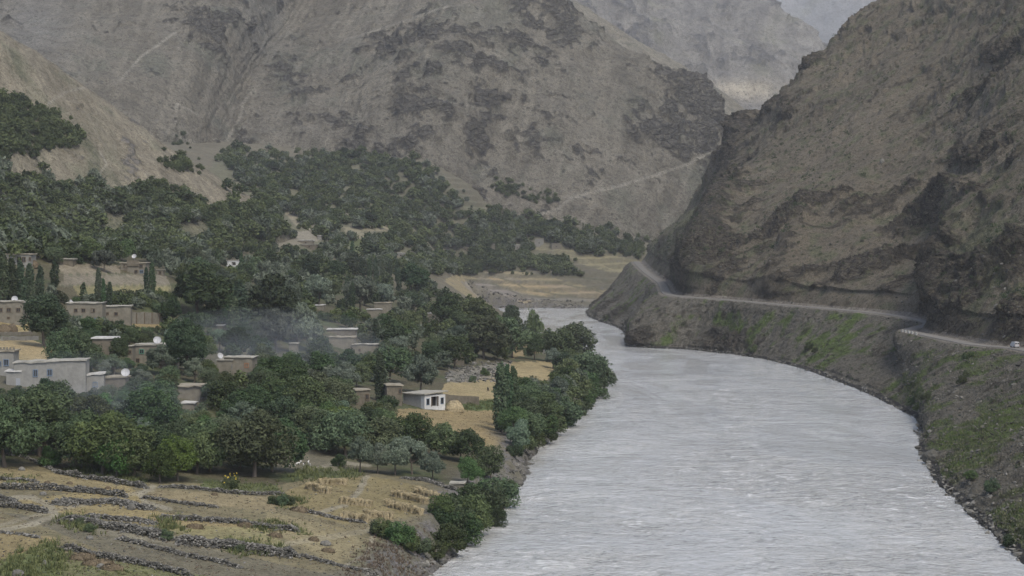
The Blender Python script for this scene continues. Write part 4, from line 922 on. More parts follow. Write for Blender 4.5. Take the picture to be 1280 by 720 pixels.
dish('big white dish on the green-windowed house roof', 196.5, 425.5, 10, dh('the green-windowed house') + 2.5, 12, 1.0)
dish('largest white dish standing on the ground near the low annex', 157, 466, 11, dh('the low earth-roofed house') + 1.5, 8, 1.1)
dish('white dish turned half sideways by the orange-windowed house', 274.5, 445, 8, dh('the stepped lower wing') + 1.5, 40, .9)
dish('small white dish peeking from orchard right of the white-slabbed hut', 271, 513.5, 6, 385, 50, 1.0)
# ------------------------------------------------------------------ fill the groves
GR = [  # polygon of trunk bases, species weights, height in metres, packing
    ([(-20, 500), (120, 492), (215, 505), (360, 470), (440, 510), (480, 520), (560, 552), (575, 572), (470, 570), (420, 560), (365, 552), (350, 588), (200, 596), (60, 575), (-20, 580)], dict(round=6, bright=1, willow=1, dome=.6, bush=1), (5.5, 10.5), .50),
    ([(110, 470), (130, 440), (215, 415), (260, 400), (330, 395), (400, 350), (480, 352), (540, 365), (590, 390), (640, 405), (690, 425), (650, 450), (570, 462), (500, 478), (480, 505), (440, 500), (360, 468), (215, 500), (120, 490)], dict(round=6, dome=1.0, willow=2.4, poplar=1.2, bush=1), (5, 10.5), .56),
    ([(215, 345), (300, 335), (400, 325), (470, 330), (500, 350), (400, 352), (330, 392), (262, 398)], dict(round=5, willow=2.4, dome=1, poplar=1.4), (7, 10), .66),
    ([(60, 408), (80, 408), (205, 408), (215, 416), (130, 440), (110, 470), (84, 470), (70, 440)], dict(round=3, bush=3, willow=1), (3.5, 6.5), .60),
    ([(60, 372), (215, 374), (215, 392), (60, 378)], dict(round=2, bush=3, willow=2), (3, 5.5), .62),
    ([(640, 560), (628, 540), (655, 500), (668, 470), (700, 455), (745, 475), (752, 490), (728, 505), (700, 530), (672, 552)], dict(round=5, willow=1, bush=1.5), (6, 9.5), .50),
    ([(60, 326), (150, 326), (215, 326), (300, 326), (300, 336), (215, 344), (205, 330), (60, 330)], dict(round=4, willow=2, dome=1), (7, 9), .62),
]
def rng_pick(d):
    ks = list(d); w = np.array([d[k] for k in ks]); return ks[rng.choice(len(ks), p=w / w.sum())]
cand = []
for poly, wts, (h0, h1), pk in GR:
    xs = [a for a, _ in poly]; ys = [b for _, b in poly]
    n = 1500; qx = rng.uniform(min(xs), max(xs), n); qy = rng.uniform(min(ys), max(ys), n); k = inpoly(qx, qy, poly)
    qx, qy = qx[k], qy[k]; pts = hit(qx, qy)
    for x, y, p in zip(qx, qy, pts):
        if p[1] > 1e8: continue
        cand.append((x, y, p, rng_pick(wts), rng.uniform(h0, h1), pk))
fixed = []
fp = hit([t['px'] for t in TREES], [t['py'] for t in TREES])
for t, p in zip(TREES, fp):
    t['p'] = p; t['h'] = t['hpx'] * p[1] / F; fixed.append(t)
def crown_box(sp, px, py, hpx):
    w = hpx * {'poplar': .11, 'bush': .6, 'brightbush': .6}.get(sp, .40)
    return px - w, py - hpx, px + w, py - hpx * (.0 if 'bush' in sp else .12)
def blocks(sp, px, py, hpx):
    a = crown_box(sp, px, py, hpx)
    for (x0, y0, x1, y1) in CLEAR:
        if py <= y0 + .6 * (y1 - y0): continue
        ox = min(a[2], x1) - max(a[0], x0); oy = min(a[3], y1) - max(a[1], y0)
        if ox > 0 and oy > 0 and ox * oy > .10 * min((x1 - x0) * (y1 - y0), (a[2] - a[0]) * (a[3] - a[1])): return True
    return False
PL = [(t['px'], t['py'], t['hpx']) for t in fixed]
ALL = list(fixed)
for (x, y, p, sp, hm, pk) in cand:
    s_ = F / p[1]; hpx = hm * s_ * (.75 if sp == 'willow' else 1.25 if sp == 'poplar' else 1)
    cw_ = hpx * .85 * pk; ch = hpx * .42 * pk
    if any(abs(x - a) < 90 and ((x - a) / cw_) ** 2 + ((y - b) / ch) ** 2 < 1 for a, b, _ in PL): continue
    for shrink in (1, .72, .5):
        if not blocks(sp, x, y, hpx * shrink): break
    else: continue
    if shrink < 1 and sp != 'bush' and hpx * shrink / s_ < 4: sp = 'bush'
    hpx *= shrink
    PL.append((x, y, hpx)); ALL.append(dict(sp=sp, px=x, py=y, p=p, h=hpx / s_, hpx=hpx, wide=rng.uniform(.9, 1.2), fixed=False))
# bank thickets and single bushes: species, base pixel, height px
for a in [('bush', 560, 690, 40), ('bush', 575, 680, 46), ('bush', 590, 668, 52), ('bush', 606, 652, 52), ('bush', 620, 636, 44), ('bush', 566, 668, 48), ('bush', 585, 648, 46), ('bush', 600, 632, 36), ('bush', 555, 660, 34), ('round', 552, 655, 40), ('bush', 632, 622, 28), ('bush', 612, 660, 34), ('bush', 545, 700, 26),
          ('bush', 480, 672, 26), ('bush', 497, 680, 32), ('bush', 510, 688, 30), ('bush', 525, 692, 26), ('bush', 470, 668, 20), ('bush', 352, 632, 16), ('bush', 362, 631, 14), ('bush', 340, 630, 12), ('brightbush', 63, 583, 28), ('bush', 100, 657, 12), ('bush', 112, 665, 14), ('bush', 208, 675, 16), ('bush', 300, 690, 13), ('bush', 292, 612, 12), ('bush', 424, 583, 18), ('bush', 455, 556, 16), ('bush', 487, 512, 20), ('bush', 476, 512, 16),
          ('bush', 755, 480, 22), ('bush', 760, 476, 18), ('bush', 745, 500, 24), ('bush', 735, 507, 26), ('bush', 722, 520, 28), ('bush', 708, 532, 28), ('bush', 695, 542, 30), ('bush', 680, 552, 30), ('bush', 668, 560, 28), ('bush', 655, 565, 26), ('willow', 648, 568, 44), ('bush', 643, 572, 20), ('bush', 660, 445, 12), ('bush', 606, 470, 12), ('bush', 590, 478, 10),
          ('bush', 1155, 500, 12), ('bush', 1200, 478, 12), ('bush', 1208, 470, 10), ('bush', 1214, 445, 8), ('bush', 1203, 447, 9), ('bush', 1148, 510, 12), ('bush', 1143, 478, 7), ('bush', 1010, 436, 11), ('bush', 1018, 438, 8), ('bush', 1238, 615, 20), ('brightbush', 1214, 600, 16), ('bush', 1262, 682, 18), ('bush', 1138, 505, 12), ('bush', 940, 440, 12)]:
    p = hit1(a[1], a[2]); ALL.append(dict(sp=a[0], px=a[1], py=a[2], p=p, h=a[3] * p[1] / F, hpx=a[3], wide=1.0, fixed=True))
print('TREES', len(ALL))
ALL = [t for t in ALL if t['p'][1] < 1e8]
_tr = sorted([t for t in ALL if 'bush' not in t['sp']], key=lambda t: -t['hpx']); _bu = [t for t in ALL if 'bush' in t['sp']]
near, rest = _tr[:288] + _bu, _tr[288:]
print('near', len(near), 'bush', len(_bu), 'rest', len(rest))

# ---- a label for each: kind and size, then what it stands by
LAND = [(a, b, c) for a, b, c, _ in HOUSES] + [('the haystack', 565, 511), ('the sheaf rows', 450, 625), ('the front terraces', 130, 600), ('the river bank bend', 760, 485), ('the paired left haystacks', 12, 412), ('the lower bank', 640, 560), ('the grey upper field', 150, 352), ('the golden hut field', 570, 540),
       ('the rubble slope', 610, 466), ('the far road', 1000, 384), ('the van road', 1230, 436), ('the sheaf field corner', 545, 665), ('the pale footpath', 395, 585), ('the right bank scree', 1150, 520), ('the bank wall', 530, 600)]
DESC = {'round': 'green broadleaf tree', 'bright': 'fresh green broadleaf tree', 'dome': 'dark dome-shaped tree', 'willow': 'grey green willow', 'poplar': 'slim upright poplar', 'bush': 'leafy green bush', 'brightbush': 'bright green bush'}
keyed = {}
for t in near:
    best = sorted(LAND, key=lambda l: math.hypot(l[1] - t['px'], 1.8 * (l[2] - t['py'])))[0]
    dx, dy = t['px'] - best[1], t['py'] - best[2]
    rel = ('right of' if dx > 0 else 'left of') if abs(dx) > 1.6 * abs(dy) else ('in front of' if dy > 0 else 'behind')
    t['key'] = (DESC[t['sp']], rel, best[0]); keyed.setdefault(t['key'], []).append(t)
ORD = ['', 'second', 'third', 'fourth', 'fifth', 'sixth', 'seventh', 'eighth', 'ninth', 'tenth', 'eleventh', 'twelfth', 'thirteenth', 'fourteenth', 'fifteenth', 'sixteenth', 'seventeenth', 'eighteenth', 'nineteenth', 'twentieth']
for (d, rel, lm), L in keyed.items():
    L.sort(key=lambda t: -t['hpx'])
    hs = L[0]['h']
    for i, t in enumerate(L):
        size = 'tall' if t['h'] > 9.6 else 'small' if t['h'] < 5.5 and 'bush' not in t['sp'] else 'low' if 'bush' in t['sp'] and t['h'] < 2.2 else ''
        if len(L) > 1: size = ('tallest' if i == 0 else ORD[i] + ' tallest' if i < len(ORD) and i < len(L) - 1 else 'lowest')
        t['label'] = ' '.join(((('the ' if len(L) > 1 else '') + size) + ' ' + d + ' ' + rel + ' ' + lm).split())
for t in near:
    sp = t['sp']; lod = 0 if t['p'][1] < 470 else 1
    L = PROTO[(sp, lod)]; cm, tm = L[rng.integers(len(L))]
    o = empty(KIND[sp], tuple(t['p'] - (0, 0, .1)), rng.uniform(0, 6.28)); k = t['h'] / HT.get(sp, 9.0); o.scale = (k * t['wide'], k * t['wide'], k)
    tag(o, t['label'], 'bush' if 'bush' in sp else 'tree', {'willow': 'grey green willows of the village', 'poplar': 'slim poplars of the village', 'bush': 'bushes on banks and field edges', 'brightbush': 'bushes on banks and field edges'}.get(sp, 'broad crowned trees of the village groves'))
    add('crown', cm, o); add('trunk', tm, o)

# ---- far woods: hundreds of small crowns as one mass
FARV = {}
for sp in ('round', 'dome', 'willow', 'poplar', 'bush'):
    FARV[sp] = [crown_geo(sp, 500 + 13 * k + hash_(sp), 520 if sp != 'poplar' else 300, .74 if sp != 'poplar' else .6, 9.0)[:3] for k in range(4)]
FW = [ # polygon, density (trees), heights, hillside?
    ([(-10, 125), (20, 124), (60, 140), (104, 172), (104, 180), (60, 185), (0, 200), (-10, 205)], 384, (3, 6), dict(bush=1, round=3)),
    ([(-10, 215), (60, 228), (110, 238), (180, 240), (230, 270), (300, 290), (310, 318), (150, 322), (-10, 322)], 1076, (4, 8.5), dict(round=4, willow=2.2, bush=1.4, dome=.4, poplar=.4)),
    ([(208, 195), (220, 192), (246, 208), (240, 216), (215, 208)], 45, (3, 5), dict(round=1, bush=1)), ([(205, 165), (212, 168), (226, 180), (222, 184)], 19, (3, 5), dict(round=1, bush=1)),
    ([(175, 232), (205, 238), (270, 262), (310, 256), (340, 262), (350, 300), (230, 300), (205, 268)], 281, (4, 8), dict(round=3, bush=1)),
    ([(272, 196), (290, 190), (400, 198), (480, 196), (530, 205), (570, 240), (580, 268), (540, 285), (440, 275), (360, 255), (300, 225)], 845, (5, 9), dict(round=5, bush=1.5, willow=2, dome=.4)),
    ([(300, 228), (350, 255), (440, 275), (560, 282), (640, 280), (640, 322), (560, 332), (450, 326), (330, 320), (310, 262)], 768, (5, 9.5), dict(round=5, willow=2, dome=.6, poplar=.4)),
    ([(600, 262), (680, 280), (735, 290), (770, 296), (806, 300), (806, 322), (740, 318), (640, 330), (590, 320)], 589, (5, 10), dict(round=5, dome=.6, willow=1.5, poplar=.3)),
    ([(640, 320), (700, 322), (716, 332), (640, 334)], 102, (6, 9), dict(round=1)), ([(665, 336), (700, 340), (740, 354), (740, 350), (672, 332)], 35, (7, 10), dict(round=1)),
    ([(745, 348), (790, 340), (800, 352), (770, 362), (752, 358)], 56, (5, 8), dict(round=1, bush=1)), ([(618, 228), (650, 228), (652, 240), (625, 240)], 35, (4, 6), dict(round=1)), ([(660, 238), (692, 246), (690, 254), (664, 248)], 25, (4, 6), dict(round=1)),
    ([(560, 326), (640, 322), (650, 340), (600, 338), (560, 344)], 153, (6, 9), dict(round=1, dome=.4)), ([(480, 330), (560, 330), (560, 350), (480, 345)], 128, (7, 10), dict(round=2, willow=1)),
    ([(672, 336), (700, 335), (745, 348), (738, 358), (690, 349)], 34, (6, 10), dict(round=1, willow=.3)), ([(745, 330), (785, 322), (800, 330), (770, 340)], 14, (5, 8), dict(round=1)),
    ([(584, 350), (600, 349), (650, 364), (690, 371), (690, 374), (640, 366), (590, 354)], 17, (1.5, 3.5), dict(bush=1)), ([(655, 342), (700, 345), (760, 352), (760, 356), (700, 350)], 14, (3, 6), dict(round=1, bush=1)), ([(560, 334), (620, 336), (660, 341), (655, 345), (560, 338)], 17, (2, 5), dict(round=1, bush=1)),
    ([(640, 334), (652, 332), (664, 336), (650, 340)], 14, (5, 7), dict(round=1)), ([(580, 362), (620, 378), (600, 384), (575, 372)], 25, (4, 6), dict(round=1))]
FCLEAR = [(372, 296, 402, 311), (354, 266, 372, 280), (372, 286, 388, 294), (430, 285, 490, 290), (434, 300, 450, 316), (668, 298, 680, 308), (689, 304, 702, 312), (642, 306, 651, 312), (612, 304, 619, 310), (660, 312, 720, 318), (720, 318, 770, 324), (725, 328, 790, 338), (0, 240, 10, 250), (128, 270, 158, 285), (225, 276, 262, 292), (10, 200, 40, 214), (495, 316, 507, 322), (573, 309, 590, 314), (345, 298, 368, 306)]
def blocks2(a):
    for (x0, y0, x1, y1) in FCLEAR:
        ox = min(a[2], x1) - max(a[0], x0); oy = min(a[3], y1) - max(a[1], y0)
        if ox > 0 and oy > 0 and ox * oy > .15 * min((x1 - x0) * (y1 - y0), (a[2] - a[0]) * (a[3] - a[1])): return True
    return False
parts_ = {k: ([], [], [], 0) for k in ('leaf_broad', 'leaf_dark', 'leaf_willow', 'leaf_poplar', 'leaf_bush')}
acc = {k: [[], []] for k in LEAFMAT.values()}
far_list = [(t['sp'] if t['sp'] in FARV else 'round', t['p'], t['h'], t['wide']) for t in rest]
for poly, n, (h0, h1), wts in FW:
    xs = [a for a, _ in poly]; ys = [b for _, b in poly]; got = 0
    qx = rng.uniform(min(xs), max(xs), n * 4); qy = rng.uniform(min(ys), max(ys), n * 4); k = inpoly(qx, qy, poly) & (fbm(np.stack([qx * .045, qy * .10, qx * 0], -1), 4) > -.17); qx, qy = qx + rng.normal(size=len(qx)) * 8, qy + rng.normal(size=len(qy)) * 3.5; k = k & (qy < 345); qx, qy = qx[k][:n], qy[k][:n]
    if not len(qx): continue
    for x, y, p in zip(qx, qy, hit(qx, qy)):
        if p[1] > 3000 or (p[0] > 70 and p[1] < 1500 and p[2] < 60): continue
        hm = rng.uniform(h0 * .7, h1) * (.6 + .45 * rng.random()); hp_ = hm * F / p[1]
        if blocks2((x - .4 * hp_, y - hp_, x + .4 * hp_, y)): continue
        far_list.append((rng_pick(wts), p, hm, rng.uniform(1.0, 1.5)))
for sp, p, hm, wd in far_list:
    v, q, t = FARV[sp][rng.integers(4)]; k = hm / 9.0; a = rng.uniform(0, 6.28); ca, sa = math.cos(a) * k * wd, math.sin(a) * k * wd
    w = np.stack([v[:, 0] * ca - v[:, 1] * sa, v[:, 0] * sa + v[:, 1] * ca, v[:, 2] * k * 1.08 - .08 * hm], 1) + p
    acc[LEAFMAT[sp]][0].append(w); acc[LEAFMAT[sp]][1].append(np.clip(t + rng.normal() * .35, 0, 1))
allv, allt, mi, mats = [], [], [], []
for j, (mk, (vs, ts)) in enumerate(acc.items()):
    if not vs: continue
    v = np.concatenate(vs); allv.append(v); allt.append(np.concatenate(ts)); mi.append(np.full(len(v) // 4, len(mats), np.int32)); mats.append(M[mk])
v = np.concatenate(allv); wm = mesh_np('distant_woods', v, np.arange(len(v)).reshape(-1, 4), False, mats, {'tone': ('FACE', np.concatenate(allt))})
wm.polygons.foreach_set('material_index', np.concatenate(mi)); woods = add('distant_woods', wm)
tag(woods, 'dark green woods covering the far fan and hill foot', kind='stuff')
print('far trees', len(far_list))
# scrub dots on the right-hand mountain and bare slopes: too many to count
bv, bq, bt, _ = crown_geo('bush', 77, 90, .55, 5.0)
sv, stn = [], []
vr = gR.reshape(-1, 3); pxr, pyr = proj(vr); vrow = np.repeat(vR, gR.shape[1])
cl = fbm(vr * .02 + 300, 3)
ok = np.where((vrow > 5.2) & (vrow < 10) & (pxr > 780) & (pxr < 1320) & (pyr > -20) & (cl > -.25))[0]
for i in rng.choice(ok, 2600, replace=False):
    k = rng.uniform(.11, .27) * (1.9 if rng.random() < .12 else 1); a = rng.uniform(0, 6.28); ca, sa = math.cos(a) * k, math.sin(a) * k
    sv.append(np.stack([bv[:, 0] * ca - bv[:, 1] * sa, bv[:, 0] * sa + bv[:, 1] * ca, bv[:, 2] * k - .2 * k], 1) + vr[i]); stn.append(np.clip(bt * .6 + rng.normal() * .2, 0, 1))
ok = np.where((vrow > 1.15) & (vrow < 2.85) & (pxr > 780) & (pxr < 1320) & (pyr < 760) & (cl > -.1))[0]
for i in rng.choice(ok, 420, replace=False):
    k = rng.uniform(.06, .2); a = rng.uniform(0, 6.28); ca, sa = math.cos(a) * k, math.sin(a) * k
    sv.append(np.stack([bv[:, 0] * ca - bv[:, 1] * sa, bv[:, 0] * sa + bv[:, 1] * ca, bv[:, 2] * k - .1 * k], 1) + vr[i]); stn.append(np.clip(bt + rng.normal() * .3, 0, 1))
v = np.concatenate(sv); scrub = add('scrub', mesh_np('scrub', v, np.arange(len(v)).reshape(-1, 4), False, [M['leaf_bush']], {'tone': ('FACE', np.concatenate(stn))}))
tag(scrub, 'low dark scrub dotted over the right-hand mountainside', kind='stuff')

# ------------------------------------------------------------------ thin cooking smoke over the village
sm = NT('thin_wood_smoke'); sm.n.remove(sm.bsdf); _sv = sm.new('ShaderNodeVolumePrincipled'); _sv.inputs['Density'].default_value = .0019; _sv.inputs['Color'].default_value = (.84, .92, 1, 1); sm.link(_sv.outputs[0], sm.n['Material Output'].inputs['Volume'])
for lab, px, py, D, sx, sy, sz in [('faint blue smoke drifting over the wide pale house', 70, 478, 360, 17, 22, 5.5), ('faint blue smoke over the left orchard edge', 150, 505, 340, 16, 20, 4.5), ('faint blue smoke among the central willows', 335, 424, 500, 30, 36, 8), ('faint blue smoke behind the large dome trees', 300, 450, 450, 17, 24, 5.5)]:
    bmx = bmesh.new(); bmesh.ops.create_icosphere(bmx, subdivisions=4, radius=1.0)
    for v in bmx.verts: v.co *= 1 + .28 * float(fbm(np.array([v.co[:]]) * 1.6 + px, 3)[0])
    me = bpy.data.meshes.new('smoke'); bmx.to_mesh(me); bmx.free(); me.materials.append(sm.m); o = add('smoke', me, None, tuple(P(px, py, D))); o.scale = (sx, sy, sz); tag(o, lab, kind='stuff')
# ------------------------------------------------------------------ stones
s = NT('field_stone'); _t = s.attr('tone'); _n = s.noise(2.5, 5, .65)
M['stone'] = s.out(s.scale(s.mix(_t, (.055, .053, .045), (.20, .192, .17)), s.rng(_n, .3, .7, .75, 1.25)), .9, s.bump(_n, .5, .1), .2)
ICO_V, ICO_F = None, None
_b = bmesh.new(); bmesh.ops.create_icosphere(_b, subdivisions=1, radius=1.0); ICO_V = np.array([v.co[:] for v in _b.verts]); ICO_F = np.array([[l.index for l in f.verts] for f in _b.faces]); _b.free()
_b = bmesh.new(); bmesh.ops.create_icosphere(_b, subdivisions=3, radius=1.0); ICO3_V = np.array([v.co[:] for v in _b.verts]); ICO3_F = np.array([[l.index for l in f.verts] for f in _b.faces]); _b.free()
def stones(centres, sizes, seed, flat=.65, bright=None):
    r = np.random.default_rng(seed); n = len(centres); k = len(ICO_V)
    jit = 1 + .28 * r.normal(size=(n, k, 1)); sc = np.stack([sizes * r.uniform(.7, 1.4, n), sizes * r.uniform(.7, 1.2, n), sizes * flat * r.uniform(.7, 1.2, n)], 1)
    v = ICO_V[None] * jit.clip(.6, 1.5) * sc[:, None]
    a = r.uniform(0, 6.28, n); tl = r.normal(size=n) * .35
    c, s_ = np.cos(a)[:, None], np.sin(a)[:, None]; x = v[..., 0] * c - v[..., 1] * s_; y = v[..., 0] * s_ + v[..., 1] * c; z = v[..., 2]
    ct, st = np.cos(tl)[:, None], np.sin(tl)[:, None]; x, z = x * ct - z * st, x * st + z * ct
    v = np.stack([x, y, z], -1) + centres[:, None]
    f = (ICO_F[None] + (np.arange(n) * k)[:, None, None]).reshape(-1, 3)
    tone = r.random(n) ** 2.4 if bright is None else np.clip(bright + .2 * r.normal(size=n), 0, 1)
    return v.reshape(-1, 3), f, np.repeat(tone, len(ICO_F))
def gzp(p): return gz(np.array([p[0]]), np.array([p[1]]))[0]
def stone_wall(label, pts, h, w=.8, size=.15, name='stone_wall', dens=1.0, rough=.7):
    h = h * .55; w = w * .9
    q = hit([a for a, _ in pts], [b for _, b in pts]); seg = np.linalg.norm(np.diff(q[:, :2], axis=0), axis=1); cum = np.r_[0, np.cumsum(seg)]; L = cum[-1]
    n = int(L * h * w / size ** 3 * .42 * dens) + 12; r = np.random.default_rng(int(pts[0][0] * 3 + pts[0][1]) % 9999)
    u = r.random(n) * L; x = np.interp(u, cum, q[:, 0]); y = np.interp(u, cum, q[:, 1])
    prof = h * (1 + rough * fbm(np.stack([u * .35, u * 0 + pts[0][0], u * 0], -1), 3)) * sstep(0, 1.2, np.minimum(u, L - u) + .25)
    zz = r.random(n) ** .8; off = r.normal(size=n) * w * .5 * (1.15 - zz * .8)
    d = np.gradient(q[:, :2], axis=0); tx = np.interp(u, cum, d[:, 0]); ty = np.interp(u, cum, d[:, 1]); ln = np.hypot(tx, ty) + 1e-9
    x += -ty / ln * off; y += tx / ln * off
    z = gz(x, y) + zz * prof
    o_ = q.mean(0); v, f, t = stones(np.stack([x, y, z], 1) - o_, size * r.uniform(.55, 1.35, n), int(L * 10))
    o = add(name, mesh_np(name, v, f, False, [M['stone']], {'tone': ('FACE', t)}), None, tuple(o_))
    tag(o, label, 'wall', 'dry stone walls of the terraces'); return o
for a in [('dry stone wall along the upper terrace under the front orchard', [(70, 591), (100, 597), (140, 603), (184, 611)], 1.3), ('thick grey stone wall crossing the left terrace, longest straight one', [(-20, 611), (60, 612), (120, 617), (160, 622)], 1.6),
          ('broken stone bank at the left edge beside the pale path', [(-20, 632), (20, 635), (60, 642)], 1.3), ('loose rubble bank at the left edge above the broken wall', [(-20, 620), (5, 626), (22, 631)], 1.2),
          ('curved mound of grey rubble in the golden terrace', [(72, 632), (90, 628), (110, 630), (140, 628), (168, 633), (186, 638)], 1.1, 2.2), ('short stone wall right of the pale path gap', [(175, 623), (205, 626), (235, 631), (273, 635)], .8), ('low stone wall under the yellow flowers', [(198, 609), (240, 611), (280, 616), (320, 619), (356, 618)], .9),
          ('big tumbled rubble bank overgrown with weeds', [(78, 650), (110, 655), (150, 662), (190, 670), (216, 676)], 1.5, 2.0), ('broad bright rubble bank in the middle of the terraces', [(220, 678), (250, 681), (300, 687), (350, 694), (372, 695)], 1.8, 2.2), ('stone row above the tumbled weedy bank', [(105, 645), (140, 649), (175, 652), (196, 656)], .8, 1.4),
          ('stone wall with weeds below the short grassy wall', [(196, 648), (230, 650), (270, 652), (305, 655), (335, 660), (375, 665)], 1.1, 1.2), ('narrow stone row slanting through the fallow terrace', [(146, 674), (180, 682), (215, 691), (250, 699), (285, 706), (302, 711)], .8), ('pale stone wall edging the bottom green plot', [(76, 686), (110, 692), (150, 701), (190, 709), (240, 722)], 1.1),
          ('thin line of stones beside the bottom-left golden plot', [(-10, 665), (30, 669), (50, 673)], .4), ('grassy stone edge below the sheaf field', [(362, 636), (400, 644), (430, 651), (458, 654)], .7), ('stone line running down to the river bluff', [(374, 694), (400, 702), (450, 714), (475, 722)], .7), ('low field edge wall beside the bright bush', [(-10, 566), (30, 571), (58, 583), (70, 590)], .6),
          ('short stone heap wall near the left edge grass', [(-8, 600), (22, 600), (50, 603)], .7), ('stone wall at the back of the sheaf field by the willows', [(500, 598), (535, 602), (560, 610), (572, 614)], .9, 1.2), ('crumbling stones along the bare bluff edge', [(478, 655), (500, 662), (520, 672)], .5)]:
    stone_wall(a[0], a[1], a[2], a[3] if len(a) > 3 else .8)

# ------------------------------------------------------------------ straw: sheaves, stacks, heaps
s = NT('straw'); _t = s.attr('tone'); _n = s.noise(5, 4, .65); M['straw'] = s.out(s.scale(s.mix(_t, (.17, .14, .085), (.42, .35, .215)), s.rng(_n, .3, .7, .75, 1.2)), .9, None, .15)
s = NT('brown_straw'); _t = s.attr('tone'); _n = s.noise(5, 4, .65); M['brown_straw'] = s.out(s.scale(s.mix(_t, (.07, .055, .035), (.15, .12, .08)), s.rng(_n, .3, .7, .75, 1.2)), .95, None, .1)
def sheaf_mesh(seed):
    r = np.random.default_rng(seed); V, T = [], []
    for k in range(150):
        a = r.uniform(0, 6.28); rr = math.sqrt(r.random())
        b0 = np.array((math.cos(a) * .26 * rr, math.sin(a) * .31 * rr, 0)); w0 = b0 * .84 + (0, 0, .55); a2 = a + r.normal() * .4; t0 = np.array((math.cos(a2) * .36 * rr, math.sin(a2) * .36 * rr, .92 + .25 * r.random() - .12 * rr))
        side = np.array((-math.sin(a), math.cos(a), 0)) * .028
        V += [b0 - side, b0 + side, w0 + side, w0 - side, w0 - side, w0 + side, t0 + side * 2.2, t0 - side * 2.2]; T += [np.clip(.15 + .25 * r.random(), 0, 1), np.clip(.62 + .35 * r.random(), 0, 1)]  # lower stalks toned darker than the tops, shading put into the colour
    V = np.array(V); return mesh_np('sheaf', V, np.arange(len(V)).reshape(-1, 4), False, [M['straw']], {'tone': ('FACE', T)})
SH = [sheaf_mesh(k) for k in range(4)]
for i, (lab, a, b) in enumerate([('straw sheaf standing in the row farthest from the river bluff, back left', (400, 606), (433, 606)), ('straw sheaf standing in the leftmost row of the sheaf field', (383, 611), (411, 618)), ('straw sheaf standing in the row across the pale footpath', (424, 629), (464, 634)),
        ('straw sheaf standing in the front row touching the field wall', (425, 648), (460, 653)), ('straw sheaf standing in the low row between front and right rows', (456, 645), (490, 650)), ('straw sheaf standing in the longer of the middle right rows', (490, 620), (533, 630)), ('straw sheaf standing in the front right row', (484, 633), (526, 644)), ('straw sheaf standing in the row nearest the river', (520, 616), (559, 629))]):
    p, q = hit1(*a), hit1(*b); L = np.linalg.norm((q - p)[:2]); n = max(6, int(L / .38)); nd = np.array((-(q - p)[1], (q - p)[0], 0)) / L
    for row in (0, 1):
        for k in range(n):
            c = p + (q - p) * ((k + .5) / n) + nd * (row * .4 - .1) + rng.normal(size=3) * .06; c[2] = gzp(c) - .03
            o = add('sheaf', SH[rng.integers(4)], None, tuple(c)); sc_ = rng.uniform(.9, 1.2); o.scale = (sc_ * 1.15, sc_ * 1.15, sc_ * rng.uniform(.78, .98)); o.rotation_euler = (rng.normal() * .17, rng.normal() * .17, rng.uniform(0, 6.28))
            tag(o, lab, 'sheaf', lab.replace('straw sheaf', 'straw sheaves'))
def heap(name, label, px, py, wpx, hpx, mat='straw', flat=.35, cat='haystack', seed=1, squash=1.0, D=None):
    p = hit1(px, py) if D is None else P(px, py, D); k = p[1] / F; rw, hh = wpx * k / 2, hpx * k
    r = np.random.default_rng(seed); d = ICO3_V.copy(); up = np.clip(d[:, 2], 0, 1); rad = np.hypot(d[:, 0], d[:, 1])
    v = d * (rw, rw * squash, hh); v *= (1 + .10 * fbm(d * 2.1 + seed, 3) + .05 * fbm(d * 6 + seed, 2))[:, None]; v[:, 2] = np.where(v[:, 2] < 0, v[:, 2] * .25, v[:, 2])
    # loose stalks over the surface
    m = 420; i = r.integers(0, len(v), m); i = i[d[i, 2] > -.1]; c = v[i] * 1.01; n = d[i]; sv_, sq_ = leaf_quads(c, n, min(.22, rw * .16), r, 1.8, .8)
    f = np.concatenate([ICO3_F, ICO3_F[:, [2]]], 1); V = np.concatenate([v, sv_]); Q = np.concatenate([f, sq_ + len(v)])
    me = bpy.data.meshes.new(name); me.from_pydata(V.tolist(), [], [list(dict.fromkeys(x)) for x in Q.tolist()]); me.materials.append(M[mat])
    at = me.attributes.new('tone', 'FLOAT', 'FACE'); at.data.foreach_set('value', np.concatenate([np.clip(.45 + .3 * r.normal(size=len(f)) * .5, 0, 1), r.random(len(sq_))]).astype(np.float32))
    o = add(name, me, None, tuple(p)); o.rotation_euler = (0, 0, r.uniform(-.3, .3)); tag(o, label, cat); return o
heap('haystack', 'rounded golden haystack in front of the mud field wall', 568, 514, 24, 14, seed=3)
heap('haystack', 'larger brown haystack left of the dome tree', 5, 415, 22, 10, 'brown_straw', seed=4); heap('haystack', 'smaller brown haystack leaning on the larger left one', 15, 414, 14, 9, 'brown_straw', seed=5); heap('haystack', 'brown haystack below the whitewashed upper house', 41, 334, 15, 9, 'brown_straw', seed=6)
